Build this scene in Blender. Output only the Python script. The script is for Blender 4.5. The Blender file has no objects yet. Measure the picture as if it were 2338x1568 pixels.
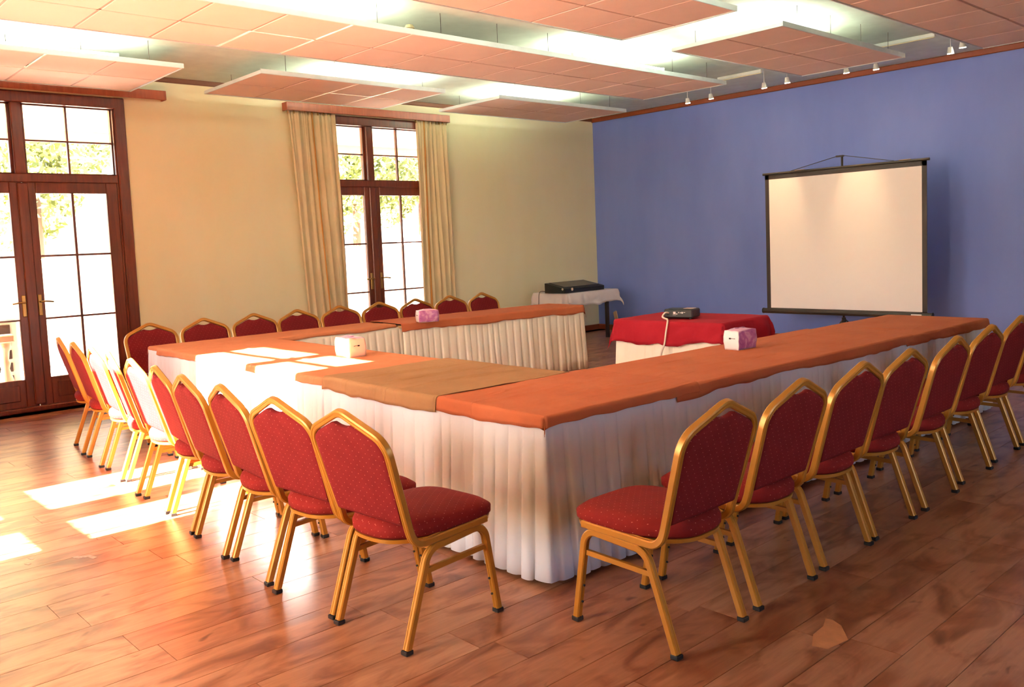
import bpy, bmesh, math, random
from mathutils import Vector, Matrix, noise

rnd = random.Random(7)
S = bpy.context.scene
COL = S.collection
PI = math.pi

# ------------------------------------------------------------------ camera
W_PX = 2338.0
F_PX = 1986.35
cam_d = bpy.data.cameras.new('camera')
cam = bpy.data.objects.new('camera', cam_d)
COL.objects.link(cam)
Rr = Vector((0.677043, 0.734759, -0.041732))
Ru = Vector((-0.030723, 0.084875, 0.995918))
Rf = Vector((-0.735301, 0.672998, -0.080038))
M = Matrix.Identity(4)
for i in range(3):
    M[i][0], M[i][1], M[i][2] = Rr[i], Ru[i], -Rf[i]
M[0][3], M[1][3], M[2][3] = 9.88514, -11.04876, 1.53025
cam.matrix_world = M
cam_d.sensor_width = 36.0
cam_d.lens = 36.0 * F_PX / W_PX
cam_d.shift_y = -71.2 / W_PX
cam_d.clip_start = 0.05
cam_d.clip_end = 200
S.camera = cam

# ------------------------------------------------------------------ world, sun, exposure
wd = bpy.data.worlds.new('sky')
S.world = wd
wd.use_nodes = True
wn = wd.node_tree.nodes
wl = wd.node_tree.links
bg = wn['Background']
sky = wn.new('ShaderNodeTexSky')
sky.sky_type = 'NISHITA'
sky.sun_disc = False
sky.sun_elevation = math.radians(33.7)
sky.sun_rotation = math.radians(180)
sky.air_density = 1.0
sky.dust_density = 2.0
wl.new(sky.outputs[0], bg.inputs[0])
bg.inputs[1].default_value = 0.42

def add_light(name, kind, loc, energy, color=(1, 1, 1), direction=None, **kw):
    d = bpy.data.lights.new(name, kind)
    d.energy = energy
    d.color = color
    for k, v in kw.items():
        setattr(d, k, v)
    o = bpy.data.objects.new(name, d)
    COL.objects.link(o)
    o.location = loc
    if direction is not None:
        o.rotation_euler = Vector(direction).to_track_quat('-Z', 'Y').to_euler()
    return o

SUN_K = 1.5                                  # horizontal run per unit of drop
sun = add_light('sun', 'SUN', (4, -30, 20), 64.0, (1.0, 0.91, 0.78), (0.0, 1.0, -1.0 / SUN_K), angle=math.radians(0.6))

S.view_settings.view_transform = 'Standard'
S.view_settings.look = 'None'
S.view_settings.exposure = 2.1
S.view_settings.gamma = 1.0
S.view_settings.use_curve_mapping = False
cy = S.cycles
cy.max_bounces = 7
cy.diffuse_bounces = 5
cy.glossy_bounces = 3
cy.transmission_bounces = 6
cy.transparent_max_bounces = 8
cy.sample_clamp_indirect = 4.0
cy.caustics_reflective = False
cy.caustics_refractive = False
cy.use_denoising = True

# ------------------------------------------------------------------ materials
def srgb(r, g, b):
    def f(c):
        c /= 255.0
        return c / 12.92 if c <= 0.04045 else ((c + 0.055) / 1.055) ** 2.4
    return (f(r), f(g), f(b), 1.0)

class NT:
    def __init__(self, name):
        self.m = bpy.data.materials.new(name)
        self.m.use_nodes = True
        self.t = self.m.node_tree
        self.n = self.t.nodes
        self.b = self.n['Principled BSDF']
        self.out = self.n['Material Output']
    def new(self, kind, **kw):
        n = self.n.new(kind)
        for k, v in kw.items():
            setattr(n, k, v)
        return n
    def link(self, a, b):
        self.t.links.new(a, b)
    def val(self, node, i, v):
        node.inputs[i].default_value = v
    def math(self, op, a, b=None):
        n = self.new('ShaderNodeMath', operation=op)
        for i, v in enumerate((a, b)):
            if v is None:
                continue
            if isinstance(v, (int, float)):
                n.inputs[i].default_value = v
            else:
                self.link(v, n.inputs[i])
        return n.outputs[0]
    def coords(self, which='Object', scale=(1, 1, 1)):
        if which == 'World':
            g = self.new('ShaderNodeNewGeometry')
            src = g.outputs['Position']
        else:
            tc = self.new('ShaderNodeTexCoord')
            src = tc.outputs[which]
        mp = self.new('ShaderNodeMapping')
        mp.inputs['Scale'].default_value = scale
        self.link(src, mp.inputs['Vector'])
        return mp.outputs[0]
    def noise(self, vec, scale, detail=4, rough=0.55, dist=0.0):
        n = self.new('ShaderNodeTexNoise')
        n.inputs['Scale'].default_value = scale
        n.inputs['Detail'].default_value = detail
        n.inputs['Roughness'].default_value = rough
        n.inputs['Distortion'].default_value = dist
        self.link(vec, n.inputs['Vector'])
        return n.outputs['Fac']
    def ramp(self, fac, stops):
        r = self.new('ShaderNodeValToRGB')
        e = r.color_ramp.elements
        while len(e) < len(stops):
            e.new(0.5)
        for el, (p, c) in zip(e, stops):
            el.position = p
            el.color = c
        self.link(fac, r.inputs[0])
        return r.outputs[0]
    def mix(self, fac, a, b, mode='MIX'):
        n = self.new('ShaderNodeMix', data_type='RGBA', blend_type=mode)
        for sock, v in ((n.inputs[0], fac), (n.inputs[6], a), (n.inputs[7], b)):
            if isinstance(v, (int, float)):
                sock.default_value = v
            elif isinstance(v, tuple):
                sock.default_value = v
            else:
                self.link(v, sock)
        return n.outputs[2]
    def bump(self, h, strength=0.3, dist=0.01):
        b = self.new('ShaderNodeBump')
        b.inputs['Strength'].default_value = strength
        b.inputs['Distance'].default_value = dist
        self.link(h, b.inputs['Height'])
        self.link(b.outputs[0], self.b.inputs['Normal'])
    def color(self, c):
        if isinstance(c, tuple):
            self.b.inputs['Base Color'].default_value = c
        else:
            self.link(c, self.b.inputs['Base Color'])
    def set(self, **kw):
        names = dict(rough='Roughness', metal='Metallic', spec='Specular IOR Level', alpha='Alpha',
                     trans='Transmission Weight', ior='IOR', sheen='Sheen Weight', coat='Coat Weight',
                     emis='Emission Strength')
        for k, v in kw.items():
            if k == 'emis_color':
                self.b.inputs['Emission Color'].default_value = v
            else:
                self.b.inputs[names[k]].default_value = v
        return self

def plain(name, c, rough=0.5, metal=0.0, spec=0.5, var=0.06, scale=6.0, bump=0.0):
    t = NT(name)
    v = t.coords('World')
    f = t.noise(v, scale, 5)
    lo = tuple(max(0, x * (1 - var)) for x in c[:3]) + (1,)
    hi = tuple(min(1, x * (1 + var)) for x in c[:3]) + (1,)
    t.color(t.ramp(f, [(0.3, lo), (0.7, hi)]))
    t.set(rough=rough, metal=metal, spec=spec)
    if bump:
        t.bump(t.noise(t.coords('World'), scale * 30, 3), bump, 0.003)
    return t.m

def wall_mat(name, c, lo, hi):
    t = NT(name)
    v = t.coords('World', (1, 1, 0.35))
    f = t.noise(v, 1.3, 5)
    base = t.ramp(f, [(0.3, lo), (0.5, c), (0.7, hi)])
    t.color(base)
    t.set(rough=0.75, spec=0.3)
    t.bump(t.noise(t.coords('World', (1, 1, 0.25)), 6.0, 6), 0.12, 0.02)
    return t.m

def wood_mat(name, dark, light, rough=0.35, scale=(14, 14, 1.2), coat=0.0):
    t = NT(name)
    v = t.coords('World', scale)
    f = t.noise(v, 2.2, 6, 0.6, 0.4)
    t.color(t.ramp(f, [(0.3, dark), (0.7, light)]))
    t.set(rough=rough, coat=coat)
    return t.m

def floor_mat():
    t = NT('laminate floor')
    info = t.new('ShaderNodeObjectInfo')
    geo = t.new('ShaderNodeNewGeometry')
    r = t.math('FRACT', t.math('ADD', info.outputs['Random'], geo.outputs['Random Per Island']))
    g = t.new('ShaderNodeNewGeometry')
    off = t.new('ShaderNodeCombineXYZ')
    t.link(t.math('MULTIPLY', r, 37.0), off.inputs[0])
    t.link(t.math('MULTIPLY', r, 91.0), off.inputs[1])
    add = t.new('ShaderNodeVectorMath', operation='ADD')
    t.link(g.outputs['Position'], add.inputs[0])
    t.link(off.outputs[0], add.inputs[1])
    mp = t.new('ShaderNodeMapping')
    mp.inputs['Scale'].default_value = (22, 1.4, 1)
    t.link(add.outputs[0], mp.inputs['Vector'])
    grain = t.noise(mp.outputs[0], 2.0, 6, 0.65, 0.6)
    mp2 = t.new('ShaderNodeMapping')
    mp2.inputs['Scale'].default_value = (6.5, 2.6, 1)
    t.link(add.outputs[0], mp2.inputs['Vector'])
    blot = t.noise(mp2.outputs[0], 1.1, 3, 0.5, 1.2)
    base = t.ramp(grain, [(0.25, srgb(166, 113, 82)), (0.55, srgb(185, 130, 97)), (0.8, srgb(199, 145, 111))])
    bl = t.ramp(blot, [(0.27, srgb(140, 104, 90)), (0.40, srgb(204, 178, 164)), (0.56, (1, 1, 1, 1))])
    col = t.mix(0.85, base, bl, 'MULTIPLY')
    mp3 = t.new('ShaderNodeMapping')
    mp3.inputs['Scale'].default_value = (13.0, 5.5, 1)
    t.link(add.outputs[0], mp3.inputs['Vector'])
    kn = t.noise(mp3.outputs[0], 1.0, 2, 0.5, 0.5)
    knc = t.ramp(kn, [(0.22, srgb(140, 92, 74)), (0.30, (1, 1, 1, 1))])
    col = t.mix(0.9, col, knc, 'MULTIPLY')
    tone = t.ramp(r, [(0.0, srgb(225, 205, 195)), (1.0, (1, 1, 1, 1))])
    col = t.mix(1.0, col, tone, 'MULTIPLY')
    t.color(col)
    rr = t.ramp(grain, [(0.2, (0.27,) * 3 + (1,)), (0.8, (0.33,) * 3 + (1,))])
    t.link(rr, t.b.inputs['Roughness'])
    t.set(spec=0.36)
    return t.m

def cloth_mat(name, c, c2, rough=0.85, wr=0.35, sheen=0.0, scale=7.0, crease=True):
    t = NT(name)
    v = t.coords('World')
    f = t.noise(v, 3.0, 4)
    t.color(t.ramp(f, [(0.3, c), (0.7, c2)]))
    t.set(rough=rough, sheen=sheen, spec=0.12)
    h = t.noise(t.coords('World'), scale, 4, 0.5, 0.4)
    weave = t.noise(t.coords('World'), 420.0, 1)
    hh = t.math('ADD', h, t.math('MULTIPLY', weave, 0.04))
    if crease:
        hh = t.math('ADD', hh, t.math('MULTIPLY', t.noise(t.coords('World', (7.0, 1.1, 1)), 1.6, 5, 0.6, 0.8), 0.8))
        line = t.math('ABSOLUTE', t.math('SUBTRACT', t.noise(t.coords('World', (4.2, 0.55, 1)), 1.0, 2, 0.5, 0.5), 0.5))
        part = t.math('GREATER_THAN', t.noise(t.coords('World'), 3.1, 1), 0.46)
        cr_ = t.math('MULTIPLY', t.math('SUBTRACT', 1.0, t.math('MINIMUM', 1.0, t.math('DIVIDE', line, 0.022))), part)
        hh = t.math('ADD', hh, t.math('MULTIPLY', cr_, 0.55))
    t.bump(hh, wr, 0.02)
    return t.m

def dot_fabric(name, axes, c, c2, dot, a=0.040, b=0.019, rad=0.0014):
    t = NT(name)
    tc = t.new('ShaderNodeTexCoord')
    sx = t.new('ShaderNodeSeparateXYZ')
    t.link(tc.outputs['Object'], sx.inputs[0])
    if axes == (0, 1):                      # seat: sides of the cushion take their dots from the height
        sn = t.new('ShaderNodeSeparateXYZ')
        t.link(tc.outputs['Normal'], sn.inputs[0])
        up_ = t.math('GREATER_THAN', sn.outputs[2], 0.6)
        dn_ = t.math('SUBTRACT', 1.0, up_)
        cu = t.math('ADD', sx.outputs[0], t.math('MULTIPLY', dn_, sx.outputs[1]))
        cv = t.math('ADD', t.math('MULTIPLY', up_, sx.outputs[1]), t.math('MULTIPLY', dn_, sx.outputs[2]))
    else:
        cu, cv = sx.outputs[axes[0]], sx.outputs[axes[1]]
    u = t.math('ADD', t.math('DIVIDE', cu, a), 50.25)
    v = t.math('ADD', t.math('DIVIDE', cv, b), 50.0)
    u2 = t.math('ADD', u, t.math('MULTIPLY', t.math('FLOOR', v), 0.36))
    du = t.math('MULTIPLY', t.math('SUBTRACT', t.math('FRACT', u2), 0.5), a)
    dv = t.math('MULTIPLY', t.math('SUBTRACT', t.math('FRACT', v), 0.5), b)
    d2 = t.math('ADD', t.math('MULTIPLY', du, du), t.math('MULTIPLY', dv, dv))
    isdot = t.math('LESS_THAN', d2, rad * rad)
    f = t.noise(t.coords('Object'), 14.0, 4)
    base = t.ramp(f, [(0.3, c), (0.7, c2)])
    t.color(t.mix(isdot, base, dot))
    t.set(rough=0.85, sheen=0.0, spec=0.12)
    t.bump(t.noise(t.coords('Object'), 500.0, 2), 0.15, 0.002)
    return t.m

def glass_mat():
    t = NT('window glass')
    tr = t.new('ShaderNodeBsdfTransparent')
    gl = t.new('ShaderNodeBsdfGlossy')
    gl.inputs['Roughness'].default_value = 0.03
    fr = t.new('ShaderNodeFresnel')
    fr.inputs[0].default_value = 1.45
    mx = t.new('ShaderNodeMixShader')
    t.link(fr.outputs[0], mx.inputs[0])
    t.link(tr.outputs[0], mx.inputs[1])
    t.link(gl.outputs[0], mx.inputs[2])
    t.link(mx.outputs[0], t.out.inputs[0])
    return t.m

def emit_mat(name, c, s):
    t = NT(name)
    t.color(c)
    t.set(emis=s, emis_color=c)
    return t.m

M_floor = floor_mat()
M_sub = plain('floor joint', srgb(96, 56, 38), 0.6)
M_cream = wall_mat('cream wall paint', srgb(248, 238, 198), srgb(245, 234, 191), srgb(250, 241, 205))
M_blue = wall_mat('blue wall paint', srgb(124, 141, 214), srgb(118, 135, 210), srgb(130, 146, 217))
M_plaster = plain('ceiling plaster', srgb(216, 230, 222), 0.8)
M_tile = plain('ceiling tile', srgb(243, 217, 205), 0.85, var=0.03, bump=0.15, scale=3)
M_tbar = plain('tile joint bar', srgb(196, 156, 140), 0.6)
M_alu = plain('aluminium rail', srgb(226, 232, 234), 0.4, metal=0.15)
M_white_metal = plain('white metal', srgb(225, 225, 220), 0.4)
M_wood = wood_mat('dark red door wood', srgb(88, 36, 20), srgb(124, 54, 30), 0.32)
M_wood_light = wood_mat('red brown pelmet wood', srgb(150, 72, 46), srgb(176, 90, 58), 0.4)
M_cornice = plain('brown cornice', srgb(120, 70, 44), 0.5)
M_base = plain('red brown skirting', srgb(140, 66, 34), 0.45)
M_brass = plain('aged brass', srgb(176, 140, 84), 0.35, metal=0.8)
M_glass = glass_mat()
M_curtain = cloth_mat('beige curtain', srgb(222, 200, 158), srgb(230, 210, 170), wr=0.08, crease=False)
M_lining = cloth_mat('amber curtain edge', srgb(214, 150, 80), srgb(222, 160, 92), wr=0.08, crease=False)
M_gold = plain('gold paint', srgb(184, 124, 46), 0.33, metal=0.32, var=0.05)
M_black = plain('black plastic', srgb(26, 24, 24), 0.45)
M_back = dot_fabric('red dotted back fabric', (0, 2), srgb(112, 27, 29), srgb(121, 31, 33), srgb(200, 116, 98))
M_seat = dot_fabric('red dotted seat fabric', (0, 1), srgb(122, 30, 28), srgb(131, 34, 31), srgb(200, 116, 98))
M_white_skirt = cloth_mat('white skirt fabric', srgb(224, 224, 230), srgb(230, 230, 236), wr=0.06, sheen=0.1, crease=False)
M_cream_skirt = cloth_mat('cream skirt fabric', srgb(240, 228, 206), srgb(245, 234, 214), wr=0.06, sheen=0.1, crease=False)
M_orange = cloth_mat('rust cloth', srgb(184, 99, 64), srgb(193, 108, 72))
M_orange2 = cloth_mat('paler rust cloth', srgb(192, 116, 78), srgb(200, 125, 86))  # rust cloth in a slightly paler tone
M_tan = cloth_mat('brown cloth', srgb(156, 113, 76), srgb(168, 124, 85))
M_red = cloth_mat('red cloth', srgb(156, 28, 40), srgb(166, 34, 46), wr=0.2)
M_whitecloth = cloth_mat('white cloth', srgb(226, 214, 212), srgb(234, 224, 222), wr=0.12)
M_tabletop = wood_mat('table board', srgb(150, 110, 70), srgb(170, 130, 86))
M_darkleg = plain('dark table frame', srgb(52, 38, 34), 0.4)
M_greyleg = plain('grey table foot', srgb(150, 165, 190), 0.4)
M_screen = plain('projection surface', srgb(236, 226, 226), 0.55, var=0.015, scale=1.2)
M_screen_b = plain('screen black border', srgb(48, 32, 30), 0.6)
M_screen_f = plain('screen metal case', srgb(56, 48, 44), 0.35, metal=0.3)
M_pack_w = plain('white wrap', srgb(240, 228, 226), 0.3)
M_cable = plain('white cable sleeve', srgb(225, 205, 185), 0.5)
M_tube = emit_mat('lit fluorescent tube', (0.95, 1.0, 0.88, 1), 14.0)
M_bulb = emit_mat('lit spot bulb', (1.0, 0.85, 0.6, 1), 40.0)
M_render_wall = plain('pale outside wall', srgb(214, 202, 196), 0.8, var=0.1, scale=1.6)
M_terrace = plain('terrace paving', srgb(196, 186, 176), 0.8, var=0.1)
M_soffit = plain('eave boards', srgb(226, 206, 176), 0.7)
M_rooftile = plain('red roof fascia', srgb(190, 110, 80), 0.7)
M_leaf = plain('pale green leaf', srgb(132, 140, 76), 0.6, var=0.35, scale=2.5)
M_leaf2 = plain('olive leaf', srgb(110, 118, 60), 0.6, var=0.35, scale=2.5)
M_bark = plain('bark', srgb(110, 84, 64), 0.9)

def pack_mat():
    t = NT('pink purple printed wrap')
    v = t.coords('Object')
    f = t.noise(v, 13.0, 2, 0.5, 1.5)
    t.color(t.ramp(f, [(0.30, srgb(168, 84, 142)), (0.5, srgb(196, 116, 160)), (0.60, srgb(214, 158, 180)), (0.75, srgb(180, 92, 142))]))
    t.set(rough=0.3)
    return t.m
M_pack = pack_mat()
M_pack_pink = plain('pink wrap', srgb(232, 172, 196), 0.3)
M_pack_peach = plain('peach wrap', srgb(236, 196, 176), 0.35)

# ------------------------------------------------------------------ mesh helpers
def obj(name, verts, faces, mat, parent=None, smooth=False, loc=None, rotz=None):
    me = bpy.data.meshes.new(name)
    me.from_pydata([tuple(v) for v in verts], [], faces)
    me.update()
    if smooth:
        me.polygons.foreach_set('use_smooth', [True] * len(me.polygons))
        if mat is M_gold:
            me.set_sharp_from_angle(angle=math.radians(28))
    me.materials.append(mat)
    o = bpy.data.objects.new(name, me)
    COL.objects.link(o)
    if parent:
        o.parent = parent
    if loc is not None:
        o.location = loc
    if rotz is not None:
        o.rotation_euler = (0, 0, rotz)
    return o

def empty(name, loc=(0, 0, 0), rotz=0.0):
    o = bpy.data.objects.new(name, None)
    COL.objects.link(o)
    o.location = loc
    o.rotation_euler = (0, 0, rotz)
    o.empty_display_size = 0.1
    return o

def tag(o, label=None, cat=None, group=None, kind=None):
    if label: o['label'] = label
    if cat: o['category'] = cat
    if group: o['group'] = group
    if kind: o['kind'] = kind
    return o

class MB:
    def __init__(self):
        self.v, self.f = [], []
    def add(self, v, f):
        n = len(self.v)
        self.v += [tuple(x) for x in v]
        self.f += [tuple(i + n for i in q) for q in f]
        return self
    def box(self, a, b, ch=0.0):
        x0, y0, z0 = a
        x1, y1, z1 = b
        if ch <= 0:
            v = [(x, y, z) for x in (x0, x1) for y in (y0, y1) for z in (z0, z1)]
            f = [(0, 1, 3, 2), (4, 6, 7, 5), (0, 4, 5, 1), (2, 3, 7, 6), (0, 2, 6, 4), (1, 5, 7, 3)]
            return self.add(v, f)
        bm = bmesh.new()
        bmesh.ops.create_cube(bm, size=1.0)
        for w in bm.verts:
            w.co = Vector(((x0 + x1) / 2 + w.co.x * (x1 - x0), (y0 + y1) / 2 + w.co.y * (y1 - y0), (z0 + z1) / 2 + w.co.z * (z1 - z0)))
        bmesh.ops.bevel(bm, geom=bm.edges[:], offset=min(ch, 0.45 * min(abs(x1 - x0), abs(y1 - y0), abs(z1 - z0))), segments=1, affect='EDGES')
        bm.verts.index_update()
        self.add([w.co[:] for w in bm.verts], [[w.index for w in q.verts] for q in bm.faces])
        bm.free()
        return self
    def cyl(self, a, b, r, n=12, r2=None):
        a, b = Vector(a), Vector(b)
        r2 = r if r2 is None else r2
        t = (b - a).normalized()
        u = t.orthogonal().normalized()
        w = t.cross(u)
        v, f = [], []
        for p, rr in ((a, r), (b, r2)):
            for i in range(n):
                an = 2 * PI * i / n
                v.append(p + u * rr * math.cos(an) + w * rr * math.sin(an))
        for i in range(n):
            j = (i + 1) % n
            f.append((i, j, n + j, n + i))
        f.append(tuple(range(n - 1, -1, -1)))
        f.append(tuple(range(n, 2 * n)))
        return self.add(v, f)
    def build(self, name, mat, parent=None, smooth=False, **kw):
        return obj(name, self.v, self.f, mat, parent, smooth, **kw)

def sweep(path, prof, hint=Vector((1, 0, 0)), cap=True):
    """rotation minimising sweep; prof = [(a, b)] along (lateral, normal)"""
    P = [Vector(p) for p in path]
    n = len(P)
    T = []
    for i in range(n):
        a = P[max(0, i - 1)]
        b = P[min(n - 1, i + 1)]
        T.append((b - a).normalized())
    u = (hint - T[0] * hint.dot(T[0])).normalized()
    v, f = [], []
    m = len(prof)
    for i in range(n):
        if i:
            u = (u - T[i] * u.dot(T[i])).normalized()
        w = T[i].cross(u)
        for a, b in prof:
            v.append(P[i] + u * a + w * b)
    for i in range(n - 1):
        for j in range(m):
            k = (j + 1) % m
            f.append((i * m + j, i * m + k, (i + 1) * m + k, (i + 1) * m + j))
    if cap:
        f.append(tuple(range(m - 1, -1, -1)))
        f.append(tuple((n - 1) * m + j for j in range(m)))
    return v, f

def round_prof(r, n=8):
    return [(r * math.cos(2 * PI * i / n), r * math.sin(2 * PI * i / n)) for i in range(n)]

def fillet(pts, rads, n=6):
    P = [Vector(p) for p in pts]
    out = [P[0]]
    for i in range(1, len(P) - 1):
        a, b, c = P[i - 1], P[i], P[i + 1]
        d1, d2 = (a - b).normalized(), (c - b).normalized()
        ang = d1.angle(d2)
        t = rads[i - 1] / math.tan(ang / 2)
        p1, p2 = b + d1 * t, b + d2 * t
        ctr = b + (d1 + d2).normalized() * (rads[i - 1] / math.sin(ang / 2))
        e1, e2 = p1 - ctr, p2 - ctr
        tot = e1.angle(e2)
        for k in range(n + 1):
            s = k / n
            out.append(ctr + (e1 * math.sin((1 - s) * tot) + e2 * math.sin(s * tot)) / math.sin(tot))
    out.append(P[-1])
    return out

def catmull(pts, n=4):
    P = [Vector(p) for p in pts]
    out = []
    for i in range(len(P) - 1):
        p0 = P[max(0, i - 1)]; p1 = P[i]; p2 = P[i + 1]; p3 = P[min(len(P) - 1, i + 2)]
        for k in range(n):
            s = k / n
            out.append(0.5 * ((2 * p1) + (p2 - p0) * s + (2 * p0 - 5 * p1 + 4 * p2 - p3) * s * s + (3 * p1 - p0 - 3 * p2 + p3) * s ** 3))
    out.append(P[-1])
    return out

def copy_tree(o, parent=None):
    kids = list(o.children)
    c = o.copy()
    COL.objects.link(c)
    c.parent = parent
    for ch in kids:
        copy_tree(ch, c)
    return c

def grid_faces(nu, nv, off=0):
    return [(off + i * nv + j, off + (i + 1) * nv + j, off + (i + 1) * nv + j + 1, off + i * nv + j + 1) for i in range(nu - 1) for j in range(nv - 1)]

# ------------------------------------------------------------------ room shell
RX, RY, H = 12.5, -11.85, 3.53

def structure(o):
    o['kind'] = 'structure'
    return o

# floor: dark joint bed, planks laid on it as parts
fl = structure(MB().box((0, RY, -0.15), (RX, 0, -0.004)).build('floor', M_sub))
PW, PL, GAP = 0.195, 1.38, 0.0011
CAMXY = Vector((9.885, -11.049))
allp = []
nrow = int(RX / PW) + 1
for r in range(nrow):
    x0 = 6.63 + (r - 34) * PW
    if x0 + PW > RX or x0 < 0:
        continue
    ph = (r * 0.46 + 0.13 * ((r * 7) % 5)) % PL
    y = -8.62 + ph - 4 * PL
    while y < 0:
        a, b = max(y, RY), min(y + PL, 0)
        if b - a > 0.05:
            allp.append((x0, a, b))
        y += PL
def plank_seen(p):
    c = Vector((p[0] + PW / 2, (p[1] + p[2]) / 2, 0)) - Vector((9.885, -11.049, 1.53))
    d = c.dot(Rf)
    if d < 0.5:
        return 0
    px = c.dot(Rr) / d * F_PX
    py = -c.dot(Ru) / d * F_PX - 71 + 784
    if abs(px) > 1400 or py > 1950:
        return 0
    return 1.0 / c.length
allp.sort(key=plank_seen, reverse=True)
pmesh = {}
def plank_data(L):
    k = round(L, 3)
    if k not in pmesh:
        m = MB().box((GAP, GAP, -0.02), (PW - GAP, L - GAP, 0.0), 0.0006)
        me = bpy.data.meshes.new('plank')
        me.from_pydata(m.v, [], m.f)
        me.materials.append(M_floor)
        pmesh[k] = me
    return pmesh[k]
for p in allp[:290]:
    o = bpy.data.objects.new('plank', plank_data(p[2] - p[1]))
    COL.objects.link(o)
    o.parent = fl
    o.location = (p[0], p[1], 0)
rest = MB()
for p in allp[290:]:
    rest.box((p[0] + GAP, p[1] + GAP, -0.02), (p[0] + PW - GAP, p[2] - GAP, 0.0))
rest.box((0, RY, -0.02), (6.63 - 34 * PW + (0 if 6.63 - 34 * PW > 0 else PW), 0, 0.0))
tag(rest.build('plank_field', M_floor, fl), kind='stuff')
# worn chips in the laminate
M_chip = plain('chipped laminate core', srgb(176, 150, 136), 0.8, var=0.3, scale=60)
M_chip2 = plain('pale torn laminate', srgb(196, 128, 82), 0.5, var=0.12, scale=20)
def chip(pts, mat):
    n = len(pts)
    v = [(x, y, 0.0012) for x, y in pts] + [(x, y, -0.001) for x, y in pts]
    f = [tuple(range(n))] + [(i, n + i, n + (i + 1) % n, (i + 1) % n) for i in range(n)]
    obj('chip', v, f, mat, fl)
chip([(5.06, -9.80), (5.10, -9.79), (5.13, -9.74), (5.18, -9.73), (5.17, -9.705), (5.11, -9.72), (5.075, -9.765)], M_chip)
chip([(4.90, -9.965), (4.935, -9.955), (4.93, -9.94), (4.90, -9.945)], M_chip)
chip([(4.98, -10.0), (5.01, -9.985), (5.0, -9.972), (4.985, -9.985)], M_chip)
chip([(8.235, -7.93), (8.262, -7.925), (8.31, -7.95), (8.338, -7.985), (8.385, -8.045), (8.365, -8.16), (8.31, -8.175), (8.268, -8.09), (8.262, -8.0)], M_chip2)
chip([(3.05, -8.98), (3.07, -8.97), (3.075, -8.95), (3.05, -8.955)], M_chip)

structure(MB().box((-0.3, RY - 0.01, H), (RX + 0.3, 0.3, H + 0.15)).build('ceiling', M_plaster))

def wall_with_holes(name, axis, plane0, plane1, s0, s1, holes, mat):
    """axis 'x': wall in the yz plane between x=plane0..plane1; holes = [(a, b, z0, z1)] sorted along s"""
    m = MB()
    def put(a, b, z0, z1):
        if b - a < 1e-4 or z1 - z0 < 1e-4:
            return
        if axis == 'x':
            m.box((plane0, a, z0), (plane1, b, z1))
        else:
            m.box((a, plane0, z0), (b, plane1, z1))
    cur = s0
    for a, b, z0, z1 in holes:
        put(cur, a, 0, H)
        put(a, b, 0, z0)
        put(a, b, z1, H)
        cur = b
    put(cur, s1, 0, H)
    return structure(m.build(name, mat))

D1, D2 = -8.65, -4.435
HW, DTOP = 1.055, 3.26
wall_with_holes('wall_left', 'x', -0.22, 0.0, RY - 0.3, 0.3, [(D1 - HW + 0.02, D1 + HW - 0.02, 0, DTOP - 0.02), (D2 - HW + 0.02, D2 + HW - 0.02, 0, DTOP - 0.02)], M_cream)
structure(MB().box((0, 0, 0), (RX, 0.22, H)).build('wall_back', M_blue))
structure(MB().box((RX, RY - 0.3, 0), (RX + 0.2, -9.3, H)).box((RX, -5.7, 0), (RX + 0.2, 0.3, H)).box((RX, -9.3, 0), (RX + 0.2, -5.7, 0.9)).box((RX, -9.3, 2.6), (RX + 0.2, -5.7, H)).build('wall_right', M_cream))
wall_with_holes('wall_front', 'y', RY - 0.02, RY + 0.08, 0, RX, [(3.22, 4.98, 0.40, 3.47), (5.9, 7.1, 0.25, 3.3)], M_cream)
# the sunlit window behind the viewer: frame, mullion and bars (its shadow falls on floor and tables)
w1 = structure(empty('window_1', (4.1, RY + 0.03, 0)))
def wbox(name, x0, x1, z0, z1):
    MB().box((x0 - 4.1, -0.02, z0), (x1 - 4.1, 0.02, z1)).build(name, M_wood, w1)
wbox('frame', 3.22, 3.40, 0.40, 2.55); wbox('frame', 4.82, 4.98, 0.40, 2.55)
wbox('frame', 3.22, 3.30, 2.55, 3.47); wbox('frame', 4.90, 4.98, 2.55, 3.47)
wbox('mullion', 4.02, 4.37, 0.40, 2.55); wbox('mullion', 4.17, 4.35, 2.55, 3.47)
wbox('muntin', 4.718, 4.738, 0.40, 2.55)
wbox('rail', 3.40, 4.02, 1.30, 1.40); wbox('rail', 4.37, 4.82, 1.30, 1.40)
wbox('rail', 3.40, 4.02, 1.425, 1.455); wbox('rail', 4.37, 4.82, 1.425, 1.455)
wbox('rail', 3.30, 4.90, 3.22, 3.265)
MB().box((3.22 - 4.1, -0.004, 0.40), (4.98 - 4.1, 0.0, 3.47)).build('pane', M_glass, w1)

# unseen window added behind the viewer to let in fill daylight
w2 = structure(empty('fill_window_2', (6.5, RY + 0.03, 0)))
for x in (-0.6, 0.6):
    MB().box((x - 0.05, -0.04, 0.25), (x + 0.05, 0.04, 3.3), 0.005).build('frame', M_wood, w2)
for z in (0.25, 2.3, 3.2):
    MB().box((-0.6, -0.04, z), (0.6, 0.04, z + 0.1), 0.005).build('rail', M_wood, w2)
MB().box((-0.56, -0.004, 0.33), (0.56, 0.0, 3.22)).build('pane', M_glass, w2)
w3 = structure(empty('fill_window_3', (RX + 0.1, -7.5, 0)))  # unseen window added so cool sky light brightens the right side
for k in range(4):
    y = -1.8 + k * 1.2
    MB().box((-0.04, y - 0.05, 0.9), (0.04, y + 0.05, 2.6), 0.005).build('frame', M_wood, w3)
for z in (0.9, 2.5):
    MB().box((-0.04, -1.8, z), (0.04, 1.8, z + 0.1), 0.005).build('rail', M_wood, w3)
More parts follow.
